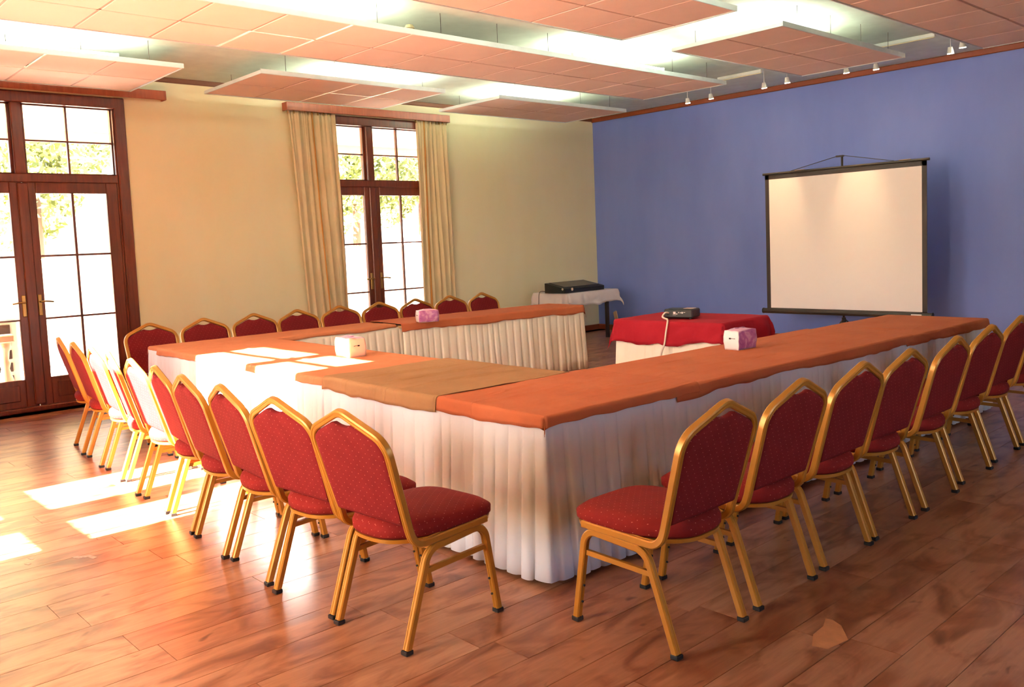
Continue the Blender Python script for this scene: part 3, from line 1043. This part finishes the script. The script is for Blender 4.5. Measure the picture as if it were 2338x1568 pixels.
# projector
pj = empty('projector', (4.99, -4.42, 0.762), math.radians(14))
tag(pj, 'black projector on the red cloth with a white cable in its back', 'projector')
MB().box((-0.14, -0.10, 0.008), (0.14, 0.10, 0.088), 0.010).build('body', M_black, pj)
for a, b in ((-0.11, -0.07), (0.11, -0.07), (0, 0.07)):
    MB().cyl((a, b, 0), (a, b, 0.012), 0.012, 10).build('foot', M_black, pj)
M_port = plain('white port marks', srgb(215, 205, 200), 0.4)
ports = MB()
for (a, b, z0, z1) in ((-0.045, -0.022, 0.045, 0.066), (-0.017, -0.004, 0.042, 0.050), (0.004, 0.012, 0.054, 0.064), (0.02, 0.032, 0.054, 0.06), (0.036, 0.05, 0.05, 0.064), (0.056, 0.072, 0.058, 0.062), (-0.05, -0.018, 0.036, 0.039)):
    ports.box((a, -0.102, z0), (b, -0.0995, z1))
tag(ports.build('port_marks', M_port, pj), kind='stuff')
MB().box((-0.115, -0.103, 0.04), (-0.075, -0.098, 0.065), 0.002).build('cable_socket', M_darkleg, pj)
MB().cyl((0.06, 0.095, 0.05), (0.06, 0.125, 0.05), 0.034, 16, 0.032).build('lens', M_black, pj, True)
MB().box((0.02, -0.02, 0.088), (0.11, 0.08, 0.091), 0.001).build('top_plate', M_pack_peach, pj)
ca, sa = math.cos(math.radians(14)), math.sin(math.radians(14))
def pjw(x, y, z):
    return (4.99 + x * ca - y * sa, -4.42 + x * sa + y * ca, 0.762 + z)
p0 = pjw(-0.09, -0.10, 0.055)
def rtw(x, y, z):
    q = local(c4, (x, y))
    return (q[0], q[1], z)
cp = catmull([p0, pjw(-0.105, -0.145, 0.06), pjw(-0.125, -0.165, 0.025), pjw(-0.08, -0.19, 0.008), rtw(-0.02, -0.36, 0.768), rtw(0.03, -0.432, 0.75), rtw(0.035, -0.47, 0.66), rtw(0.025, -0.482, 0.56), rtw(0.0, -0.50, 0.47), rtw(-0.02, -0.49, 0.30), rtw(-0.05, -0.50, 0.05), rtw(-0.12, -0.56, 0.008)], 6)
tag(obj('projector_cable', *sweep(cp, round_prof(0.008, 8), Vector((1, 0, 0))), M_cable, None, True), 'white cable curling from the projector down the red cloth', 'cable')

# ------------------------------------------------------------------ corner table with the flat black device
WT = (0.68, -1.27, 0.0)
r = empty('side_table', (WT[0], WT[1], 0), 0.0)
tag(r, 'dark legged side table under a short white cloth in the corner', 'table')
MB().box((-0.34, -0.53, 0.715), (0.34, 0.53, 0.742), 0.004).build('tabletop', M_darkleg, r)
MB().box((-0.30, -0.49, 0.62), (0.30, -0.47, 0.715)).box((-0.30, 0.47, 0.62), (0.30, 0.49, 0.715)).box((0.28, -0.49, 0.62), (0.30, 0.49, 0.715)).box((-0.30, -0.49, 0.62), (-0.28, 0.49, 0.715)).build('apron', M_darkleg, r)
for a in (-1, 1):
    for b in (-1, 1):
        MB().box((a * 0.27 - 0.025, b * 0.40 - 0.025, 0), (a * 0.27 + 0.025, b * 0.40 + 0.025, 0.70), 0.004).build('leg', M_darkleg, r)
cloth('tablecloth', WT, (-0.36, 0.36, -0.55, 0.55), dict(x0=0.1, x1=0.19, y0=0.2, y1=0.15), M_whitecloth, 'short white cloth on the corner side table', 4.4, 0.745, 0.002, 0.03, group='white cloth', wav=0.05)
dv = empty('flat_device', (0.80, -1.42, 0.752), 0.06)
tag(dv, 'flat black electronic device with a sloping lid on the white cloth', 'device')
v = []
prof = [(-0.20, 0.0), (0.20, 0.0), (0.205, 0.06), (0.17, 0.072), (-0.20, 0.145)]
for y in (-0.46, 0.46):
    v += [(x, y, z) for x, z in prof]
obj('body', v, [(4, 3, 2, 1, 0), (5, 6, 7, 8, 9)] + [(i, (i + 1) % 5, 5 + (i + 1) % 5, 5 + i) for i in range(5)], M_black, dv)
v = []
for y in (-0.38, 0.43):
    for dz in (0.0, 0.010):
        v += [(-0.18, y, 0.139 + dz), (0.13, y, 0.078 + dz)]
obj('lid', v, [(0, 1, 3, 2), (4, 6, 7, 5), (2, 3, 7, 6), (0, 4, 5, 1), (0, 2, 6, 4), (1, 5, 7, 3)], plain('dark grey lid', srgb(58, 52, 50), 0.28), dv)
MB().cyl((0.203, -0.31, 0.052), (0.212, -0.31, 0.052), 0.022, 14).build('button', M_cable, dv)
MB().cyl((0.15, -0.463, 0.06), (0.15, -0.46, 0.06), 0.018, 12).build('button', M_cable, dv)
cp = catmull([(0.62, -1.86, 0.77), (0.52, -1.86, 0.775), (0.48, -1.87, 0.74), (0.47, -1.875, 0.6), (0.45, -1.87, 0.35), (0.47, -1.86, 0.05), (0.5, -1.9, 0.006)], 5)
tag(obj('device_cable', *sweep(cp, round_prof(0.005, 6), Vector((1, 0, 0))), M_darkleg, None, True), 'thin dark cable hanging down the white cloth of the side table', 'cable')
SLAT_A, SLAT_B = (0.62, -0.22, 0.012), (0.40, -0.045, 0.31)
tag(MB().add(*sweep([SLAT_A, SLAT_B], [(-0.03, -0.01), (0.03, -0.01), (0.03, 0.01), (-0.03, 0.01)], Vector((1, 0, 0)))).build('wooden_slat', plain('pale wood', srgb(196, 160, 130), 0.6)), 'short pale wooden slat leaning on the blue wall by the side table', 'slat')

# ------------------------------------------------------------------ projection screen
SX, SY = 4.73, -0.80
sc = empty('projection_screen', (SX, SY, 0))
tag(sc, 'tripod projection screen with black border before the blue wall', 'projection screen')
hw = 1.03
MB().box((-hw + 0.055, -0.002, 0.53), (hw - 0.055, 0.002, 2.205)).build('fabric', M_screen, sc)
bd = MB()
bd.box((-hw, -0.003, 0.50), (-hw + 0.055, 0.003, 2.26)).box((hw - 0.055, -0.003, 0.50), (hw, 0.003, 2.26)).box((-hw, -0.003, 2.205), (hw, 0.003, 2.26)).box((-hw, -0.003, 0.50), (hw, 0.003, 0.53))
bd.build('border', M_screen_b, sc)
MB().cyl((-hw - 0.03, 0, 2.275), (hw + 0.03, 0, 2.275), 0.016, 12).build('top_bar', M_screen_f, sc, False)
MB().box((-0.6, -0.017, 2.289), (-0.47, 0.01, 2.294)).box((0.72, -0.017, 2.289), (0.85, 0.01, 2.294)).build('clip', M_brass, sc)
cs = MB().cyl((-hw - 0.05, 0, 0.49), (hw + 0.05, 0, 0.49), 0.034, 16).build('case', M_screen_f, sc, False)
for s in (-1, 1):
    MB().cyl((s * (hw + 0.05), 0, 0.49), (s * (hw + 0.062), 0, 0.49), 0.037, 16).build('end_cap', M_black, cs)
MB().box((0.86, -0.039, 0.468), (0.98, -0.033, 0.505)).build('sticker', M_pack_w, cs)
MB().cyl((0, 0.05, 0.10), (0, 0.05, 2.42), 0.014, 12).build('pole', M_screen_f, sc, True)
MB().box((-0.075, 0.03, 2.405), (0.02, 0.07, 2.425), 0.004).build('hook', M_screen_f, sc)
for s in (-1, 1):
    MB().cyl((s * 0.03 - 0.02, 0.05, 2.42), (s * 0.66, 0, 2.29), 0.004, 6).build('bail_wire', M_screen_f, sc)
for k in range(3):
    an = PI / 2 + 2 * PI * k / 3 + PI
    dx, dy = math.cos(an), math.sin(an)
    lg = MB().cyl((dx * 0.02, 0.05 + dy * 0.02, 0.40), (dx * 0.45, 0.05 + dy * 0.45, 0.012), 0.010, 10).build('leg', M_screen_f, sc, True)
    MB().cyl((dx * 0.45, 0.05 + dy * 0.45, 0.0), (dx * 0.45, 0.05 + dy * 0.45, 0.022), 0.014, 10).build('foot', M_black, lg, True)
    MB().cyl((0, 0.05, 0.20), (dx * 0.24, 0.05 + dy * 0.24, 0.20), 0.006, 8).build('brace', M_screen_f, sc, True)
MB().cyl((0, 0.05, 0.36), (0, 0.05, 0.43), 0.026, 12).build('collar', M_black, sc)

# ------------------------------------------------------------------ tissue packs
def tissue(x, y, z, rot, L, Wd, Hh, label, mats, marks):
    r = empty('tissue_pack', (x, y, z), rot)
    tag(r, label, 'tissue pack', 'soft tissue packs on the table cloths')
    n = 10
    def sh(u, v, w):
        # puffed box
        px, py, pz = (u - .5) * L, (v - .5) * Wd, w * Hh
        bul = 0.012 * math.sin(PI * u) * math.sin(PI * v)
        if w > 0.5: pz += bul * (w - .5) * 2
        s = 0.006 * math.sin(PI * w)
        px += s * (u - .5) * 2 + 0.004 * noise.noise((u * 4, v * 4, w * 4 + x))
        py += s * (v - .5) * 2 + 0.004 * noise.noise((u * 4 + 9, v * 4, w * 4 + x))
        pz += (0.008 * noise.noise((u * 3, v * 3, x)) * w)
        return (px, py, pz)
    def face(fn, name, mat):
        V = [fn(i / n, j / n) for i in range(n + 1) for j in range(n + 1)]
        F = grid_faces(n + 1, n + 1)
        o = obj(name, V, F, mat, r, True)
        o.modifiers.new('thick', 'SOLIDIFY').thickness = 0.001
        return o
    face(lambda a, b: sh(a, 0, b), 'side_panel', mats[0])
    face(lambda a, b: sh(a, 1, b), 'side_panel', mats[0])
    face(lambda a, b: sh(0, a, b), 'end_panel', mats[1])
    face(lambda a, b: sh(1, a, b), 'end_panel', mats[1])
    face(lambda a, b: sh(a, b, 1), 'top_panel', mats[2])
    face(lambda a, b: sh(a, b, 0.0), 'bottom_panel', mats[1])
    MB().box((-L * 0.22, -0.012, Hh + 0.010), (L * 0.22, 0.012, Hh + 0.014), 0.002).build('opening_flap', M_pack, r)
    if marks == 'side':
        for s in (-1,):
            mk = MB()
            for k, (a, b, h) in enumerate(((-0.04, -0.03, .6), (-0.027, -0.02, .6), (-0.012, 0.0, .62), (0.004, 0.020, .62))):
                mk.box((a, -Wd / 2 - 0.008, Hh * h - 0.003), (b, -Wd / 2 - 0.0062, Hh * h + 0.003))
            tag(mk.build('print', M_black, r), kind='stuff')
    else:
        mk = MB()
        sg = 1 if marks == 'end+' else -1
        xx = sg * (L / 2 + 0.008)
        x0, x1 = sorted((xx, xx - sg * 0.002))
        for (a, b, h, t) in ((-0.030, -0.022, .60, .002), (-0.018, -0.012, .60, .002), (-0.008, -0.002, .605, .002), (0.0, 0.016, .60, .005)):
            mk.box((x0, a, Hh * h - t), (x1, b, Hh * h + t))
        tag(mk.build('print', M_black, r), kind='stuff')
    return r
tissue(6.655, -6.04, 0.764, math.radians(90), 0.205, 0.105, 0.125, 'pink and purple tissue pack on the table toward the screen', (M_pack, M_pack_w, M_pack_pink), 'end-')
tissue(2.85, -5.77, 0.770, math.radians(68), 0.20, 0.115, 0.115, 'purple tissue pack on the narrow table before the curtained door', (M_pack, M_pack_w, M_pack_pink), 'end-')
tissue(4.50, -7.71, 0.764, math.radians(-4), 0.205, 0.125, 0.135, 'white and pink tissue pack in the sun on the near table', (M_pack_w, M_pack_peach, M_pack_pink), 'end+')

# ------------------------------------------------------------------ banquet chairs
def make_chair():
    root = empty('banquet_chair')
    prof = [(-0.0148, -0.010), (-0.010, -0.0148), (-0.004, -0.0148), (-0.0027, -0.0130), (0.0027, -0.0130), (0.004, -0.0148), (0.010, -0.0148), (0.0148, -0.010),
            (0.0148, 0.010), (0.010, 0.0148), (0.004, 0.0148), (0.0027, 0.0130), (-0.0027, 0.0130), (-0.004, 0.0148), (-0.010, 0.0148), (-0.0148, 0.010)]
    for s in (-1, 1):
        x = s * 0.216
        path = fillet([(x, 0.493, 0.016), (x, 0.428, 0.392), (x, 0.128, 0.372), (x, 0.003, 0.016)], (0.065, 0.075), 7)
        n = len(path)
        i1, i2 = 8, n - 9
        lgf = obj('leg', *sweep(path[:i1 + 1], prof), M_gold, root, True)
        rail = obj('seat_rail', *sweep(path[i1:i2 + 1], prof), M_gold, root, True)
        lgr = obj('leg', *sweep(path[i2:], prof), M_gold, root, True)
        MB().box((x - 0.018, 0.493 - 0.018, 0), (x + 0.018, 0.493 + 0.018, 0.018), 0.003).build('foot_cap', M_black, lgf)
        MB().box((x - 0.018, 0.002 - 0.018, 0), (x + 0.018, 0.002 + 0.018, 0.018), 0.003).build('foot_cap', M_black, lgr)
        for z in (0.085, 0.155):
            y = 0.493 - 0.065 * z / 0.376 - 0.017
            MB().cyl((x, y + 0.003, z), (x, y - 0.002, z), 0.005, 8).build('bolt', M_black, lgf)
        MB().add(*sweep([(x - s * 0.004, 0.444, 0.296), (x - s * 0.004, 0.104, 0.288)], [(-0.008, -0.010), (0.008, -0.010), (0.008, 0.010), (-0.008, 0.010)])).build('stretcher', M_gold, root)
    MB().box((-0.21, 0.40, 0.372), (0.21, 0.42, 0.392), 0.003).box((-0.21, 0.14, 0.365), (0.21, 0.16, 0.385), 0.003).build('cross_bar', M_gold, root)
    # back frame
    def yb(z):
        return 0.062 - 0.29 * (z - 0.40)
    half = fillet([(0.214, 0, 0.47), (0.2345, 0, 0.822), (0.0, 0, 0.922), (-0.2345, 0, 0.822), (-0.214, 0, 0.47)], (0.085, 0.08, 0.085), 7)
    up = []
    for p, q in zip(half, half[1:]):
        k = max(1, int((q - p).length / 0.03))
        up += [p + (q - p) * (i / k) for i in range(k)]
    up.append(half[-1])
    up = [Vector((p.x, yb(p.z), p.z)) for p in up]
    low = fillet([(0.218, 0.44, 0.412), (0.218, yb(0.402), 0.402), up[0]], (0.06,), 6)[:-1]
    path = low + up + [Vector((-p.x, p.y, p.z)) for p in reversed(low)]
    obj('back_frame', *sweep(path, prof, Vector((1, 0, 0))), M_gold, root, True)
    # padded back
    zs = max(p.x for p in up) - 0.0004
    zsh = max(p.z for p in up if p.x >= zs)
    fr = sorted([(p.x, p.z) for p in up if p.x >= -1e-6 and p.z >= zsh - 0.02])
    def ztop(x):
        x = abs(x)
        for (xa, za), (xb, zb) in zip(fr, fr[1:]):
            if xa <= x <= xb:
                return za + (zb - za) * (x - xa) / max(1e-6, xb - xa)
        return fr[-1][1]
    side = sorted([(p.z, p.x) for p in up if p.x > 0 and p.z <= zsh])
    def zbot(x):
        x = abs(x) + 0.013
        z = 0.485
        for (z0, x0), (z1, x1) in zip(side, side[1:]):
            if x > x0:
                z = max(z, z0)
        return min(z, 0.72)
    nc, nr = 25, 18
    hwid = 0.2165
    F, B = [], []
    nrm = Vector((0, 1, 0.29)).normalized()
    for i in range(nc):
        u = -1 + 2 * i / (nc - 1)
        x = hwid * math.sin(u * PI / 2) * (0.35 + 0.65) if abs(u) < 1 else hwid * u
        t = ztop(min(abs(x) + 0.006, zs)) - 0.016
        hole = 0.862 + 0.022 * (abs(x) / 0.075) ** 2
        if abs(x) < 0.095:
            t = min(t, hole)
        b = zbot(x)
        for j in range(nr):
            w = 0.5 - 0.5 * math.cos(PI * j / (nr - 1))
            z = b + (t - b) * w
            ed = min((hwid - abs(x)) / 0.035, (z - b) / 0.03, (t - z) / 0.03)
            ed = max(0.0, min(1.0, ed))
            th = 0.006 + 0.014 * math.sqrt(max(0, 1 - (1 - ed) ** 2))
            c = Vector((x, yb(z), z))
            F.append(c + nrm * th)
            B.append(c - nrm * (th * 0.95))
    n0 = nc * nr
    fc = grid_faces(nc, nr, 0) + [tuple(reversed(q)) for q in grid_faces(nc, nr, n0)]
    ring = [i * nr for i in range(nc)] + [(nc - 1) * nr + j for j in range(1, nr)] + [i * nr + nr - 1 for i in range(nc - 2, -1, -1)] + [j for j in range(nr - 2, 0, -1)]
    for a, b in zip(ring, ring[1:] + ring[:1]):
        fc.append((b, a, n0 + a, n0 + b))
    obj('backrest', F + B, fc, M_back, root, True)
    # seat cushion
    NA = 44
    def outline(k, inset):
        an = 2 * PI * k / NA
        c, s_ = math.cos(an), math.sin(an)
        ex = 2 / (4.2 if s_ > 0 else 2.9)
        y = math.copysign(abs(s_) ** ex, s_)
        x = math.copysign(abs(c) ** ex, c)
        hw_ = 0.218 + 0.014 * (y + 1) / 2
        if y < -0.2:
            hw_ -= 0.034 * ((-y - 0.2) / 0.8)
        return ((hw_ - inset) * x, 0.268 + (0.268 - inset) * y)
    rings = [(0.045, 0.408), (0.012, 0.412), (0.0, 0.425), (-0.001, 0.450), (0.008, 0.470), (0.026, 0.482), (0.06, 0.489), (0.12, 0.493), (0.18, 0.494)]
    V = []
    for ins, z in rings:
        for k in range(NA):
            x, y = outline(k, ins)
            V.append((x, y, z - 0.012 * ((y - 0.1) / 0.4) ** 2 * (1 if z > 0.46 else 0)))
    Fc = [(r_ * NA + k, r_ * NA + (k + 1) % NA, (r_ + 1) * NA + (k + 1) % NA, (r_ + 1) * NA + k) for r_ in range(len(rings) - 1) for k in range(NA)]
    Fc += [tuple(range(NA - 1, -1, -1)), tuple((len(rings) - 1) * NA + k for k in range(NA))]
    obj('seat', V, Fc, M_seat, root, True)
    V = []
    for ins, z in ((0.012, 0.394), (0.008, 0.396), (0.006, 0.411), (0.03, 0.412)):
        for k in range(NA):
            x, y = outline(k, ins)
            V.append((x, y, z))
    Fc = [(r_ * NA + k, r_ * NA + (k + 1) % NA, (r_ + 1) * NA + (k + 1) % NA, (r_ + 1) * NA + k) for r_ in range(3) for k in range(NA)]
    Fc.append(tuple(range(NA - 1, -1, -1)))
    obj('seat_pan', V, Fc, M_gold, root, True)
    return root
chair0 = make_chair()
used = [False]
def place_chair(x, y, a, label, group):
    if not used[0]:
        used[0] = True
        c = chair0
    else:
        c = copy_tree(chair0)
    c.location = (x, y, 0)
    c.rotation_euler = (0, 0, a)
    tag(c, label, 'chair', group)
ORD = ['first', 'second', 'third', 'fourth', 'fifth', 'sixth', 'seventh', 'eighth', 'ninth', 'tenth']
near = [(7.032, -9.259, 4.1), (6.537, -9.278, 4.2), (5.992, -9.259, -4.6), (5.493, -9.241, -5.0), (4.985, -9.186, -7.5), (4.482, -9.146, -4.5), (3.937, -9.097, -11.4), (3.473, -9.063, -6.2), (2.920, -9.025, -5.9), (2.360, -8.972, -9.0)]
right = [(8.009, -8.375, 90.0), (8.002, -7.816, 89.6), (7.992, -7.255, 89.5), (7.987, -6.741, 89.1), (7.980, -6.138, 90.8), (7.943, -5.516, 88.9), (7.911, -4.900, 90.2), (7.90, -4.33, 89.5)]
LY = [-8.116, -7.604, -7.09, -6.604, -6.10, -5.59, -5.085, -4.582, -4.074]
for k, (x, y, a) in enumerate(near):
    extra = {0: '', 5: ', bleached by sun', 9: ', nearest the glazed door'}.get(k, '')
    place_chair(x, y, math.radians(a), 'red dotted chair on the sunny side, %s from the near corner%s' % (ORD[k], extra), 'chairs along the sunny near side')
for k, (x, y, a) in enumerate(right):
    place_chair(x, y, math.radians(a), 'red dotted gold framed chair on the shaded right side, %s from the near corner' % ORD[k], 'chairs along the shaded right side')
for k, y in enumerate(LY):
    place_chair(1.80, y, math.radians(-90 + rnd.uniform(-2, 2)), 'red chair facing the viewer along the cream wall, %s from the uncurtained door' % ORD[k], 'chairs along the cream wall')

# ------------------------------------------------------------------ outside, seen through the glazed doors
tag(MB().box((-14, -26, -0.30), (-0.22, 14, -0.06)).build('terrace', M_terrace), kind='structure')
tag(MB().box((-0.22, -40, -0.30), (20, RY - 0.3, -0.06)).build('terrace', M_terrace), kind='structure')
r = tag(empty('boundary_wall', (-4.6, -5, -0.06)), 'pale rendered boundary wall outside the glazed doors', 'wall')
MB().box((-0.12, -14, 0), (0.12, 14, 1.55), 0.01).build('body', M_render_wall, r)
MB().box((-0.18, -14, 1.55), (0.18, 14, 1.64), 0.02).build('coping', M_soffit, r)
r = tag(empty('veranda_eave', (-1.3, -5, 3.0)), 'pale boarded eave hanging over the doors outside', 'eave')
for k in range(10):
    MB().box((-1.05 + k * 0.205, -9, 0.20), (-1.05 + k * 0.205 + 0.198, 9, 0.22), 0.003).build('board', M_soffit, r)
MB().box((-1.10, -9, 0.06), (-1.06, 9, 0.26), 0.004).build('fascia', M_soffit, r)
# louvred air conditioner and a turned baluster beyond the left door
ac = tag(empty('air_conditioner', (-1.10, -8.90, -0.06), 0), 'white louvred air conditioner outside the left door', 'air conditioner')
MB().box((-0.2, -0.36, 0), (0.2, 0.30, 1.0), 0.02).build('casing', M_render_wall, ac)
for k in range(6):
    MB().box((0.195, -0.30, 0.12 + k * 0.14), (0.215, 0.22, 0.22 + k * 0.14), 0.004).build('louvre', M_darkleg, ac)
bl = tag(empty('baluster', (-0.50, -8.84, -0.06)), 'cream turned baluster just outside the left door', 'baluster')
prof = [(0.0, 0.07), (0.06, 0.07), (0.08, 0.045), (0.14, 0.05), (0.26, 0.085), (0.36, 0.07), (0.48, 0.04), (0.54, 0.055), (0.58, 0.04), (0.66, 0.05), (0.7, 0.07), (0.76, 0.07)]
n = 20
v, f = [], []
for z, rad in prof:
    for k in range(n):
        v.append((rad * math.cos(2 * PI * k / n), rad * math.sin(2 * PI * k / n), z))
for i in range(len(prof) - 1):
    for k in range(n):
        f.append((i * n + k, i * n + (k + 1) % n, (i + 1) * n + (k + 1) % n, (i + 1) * n + k))
f.append(tuple((len(prof) - 1) * n + k for k in range(n)))
obj('post', v, f, M_soffit, bl, True)
MB().box((-0.09, -0.09, 0.76), (0.09, 0.09, 0.84), 0.01).build('cap', M_soffit, bl)

def tree(x, y, h, rad, mat, label, seed):
    rr = random.Random(seed)
    r = empty('tree', (x, y, -0.06))
    tag(r, label, 'tree', 'trees outside the glazed doors')
    MB().cyl((0, 0, 0), (0.1, 0.05, h * 0.6), 0.13, 10, 0.07).build('trunk', M_bark, r, True)
    v, f = [], []
    blobs = [(rr.uniform(-.6, .6) * rad, rr.uniform(-.6, .6) * rad, h * 0.62 + rr.uniform(-.35, .45) * rad, rr.uniform(.4, .6) * rad) for _ in range(9)]
    for _ in range(6000):
        bx, by, bz, br = rr.choice(blobs)
        d = Vector((rr.gauss(0, 1), rr.gauss(0, 1), rr.gauss(0, 1))).normalized() * br * rr.uniform(.6, 1) ** .5
        c = Vector((bx, by, bz)) + d
        a = Vector((rr.gauss(0, 1), rr.gauss(0, 1), rr.gauss(0, 1))).normalized()
        b = a.orthogonal().normalized()
        s = rr.uniform(.035, .075)
        k = len(v)
        v += [c - a * s * 1.6, c + b * s * .7, c + a * s * 1.6, c - b * s * .7]
        f.append((k, k + 1, k + 2, k + 3))
    tag(obj('crown', v, f, mat, r), kind='stuff')
tree(-7.5, -6.7, 5.4, 2.1, M_leaf, 'pale green tree beyond the wall, seen through the uncurtained door', 1)
tree(-7.8, 0.2, 5.2, 1.5, M_leaf, 'pale tree beyond the wall, seen through the left half of the curtained door', 3)
tree(-9.8, 3.6, 5.4, 1.6, M_leaf2, 'farthest olive tree, seen through the right half of the curtained door', 4)
hs = tag(empty('neighbour_house', (-14.0, 9.5, -0.06)), 'pale neighbouring house with a red gable roof outside the curtained door', 'house')
MB().box((-1.6, -2.6, 0), (1.6, 2.6, 3.0)).build('walls', M_render_wall, hs)
v = [(-2.0, -3.0, 2.9), (2.0, -3.0, 2.9), (2.0, 3.0, 2.9), (-2.0, 3.0, 2.9), (-2.0, 0, 4.6), (2.0, 0, 4.6)]
obj('roof', v, [(0, 1, 5, 4), (2, 3, 4, 5), (0, 4, 3), (1, 2, 5), (3, 2, 1, 0)], M_rooftile, hs)

r = tag(empty('sun_block_roof', (8.6, -14.3, 3.42)), 'added pale roof keeping direct sun out of the fill window, out of view', 'roof')  # unseen roof, added only to block the sun at the front fill window
for k in range(12):
    MB().box((-3.3, -2.3 + k * 0.39, 0), (4.0, -2.3 + k * 0.39 + 0.38, 0.03), 0.003).build('board', M_soffit, r)
# sky portals for the glazed openings
for nm, loc, sx, sz, d in (('portal', (-0.25, D1, 1.65), 2.0, 3.2, (1, 0, 0)), ('portal', (-0.25, D2, 1.65), 2.0, 3.2, (1, 0, 0)), ('portal', (4.1, RY - 0.06, 1.95), 1.8, 3.2, (0, 1, 0)), ('portal', (RX + 0.25, -7.5, 1.75), 3.6, 1.7, (-1, 0, 0)), ('portal', (6.5, RY - 0.06, 1.77), 1.2, 3.1, (0, 1, 0))):
    l = add_light(nm, 'AREA', loc, 1.0, (1, 1, 1), d, shape='RECTANGLE', size=sx, size_y=sz)
    l.data.cycles.is_portal = True
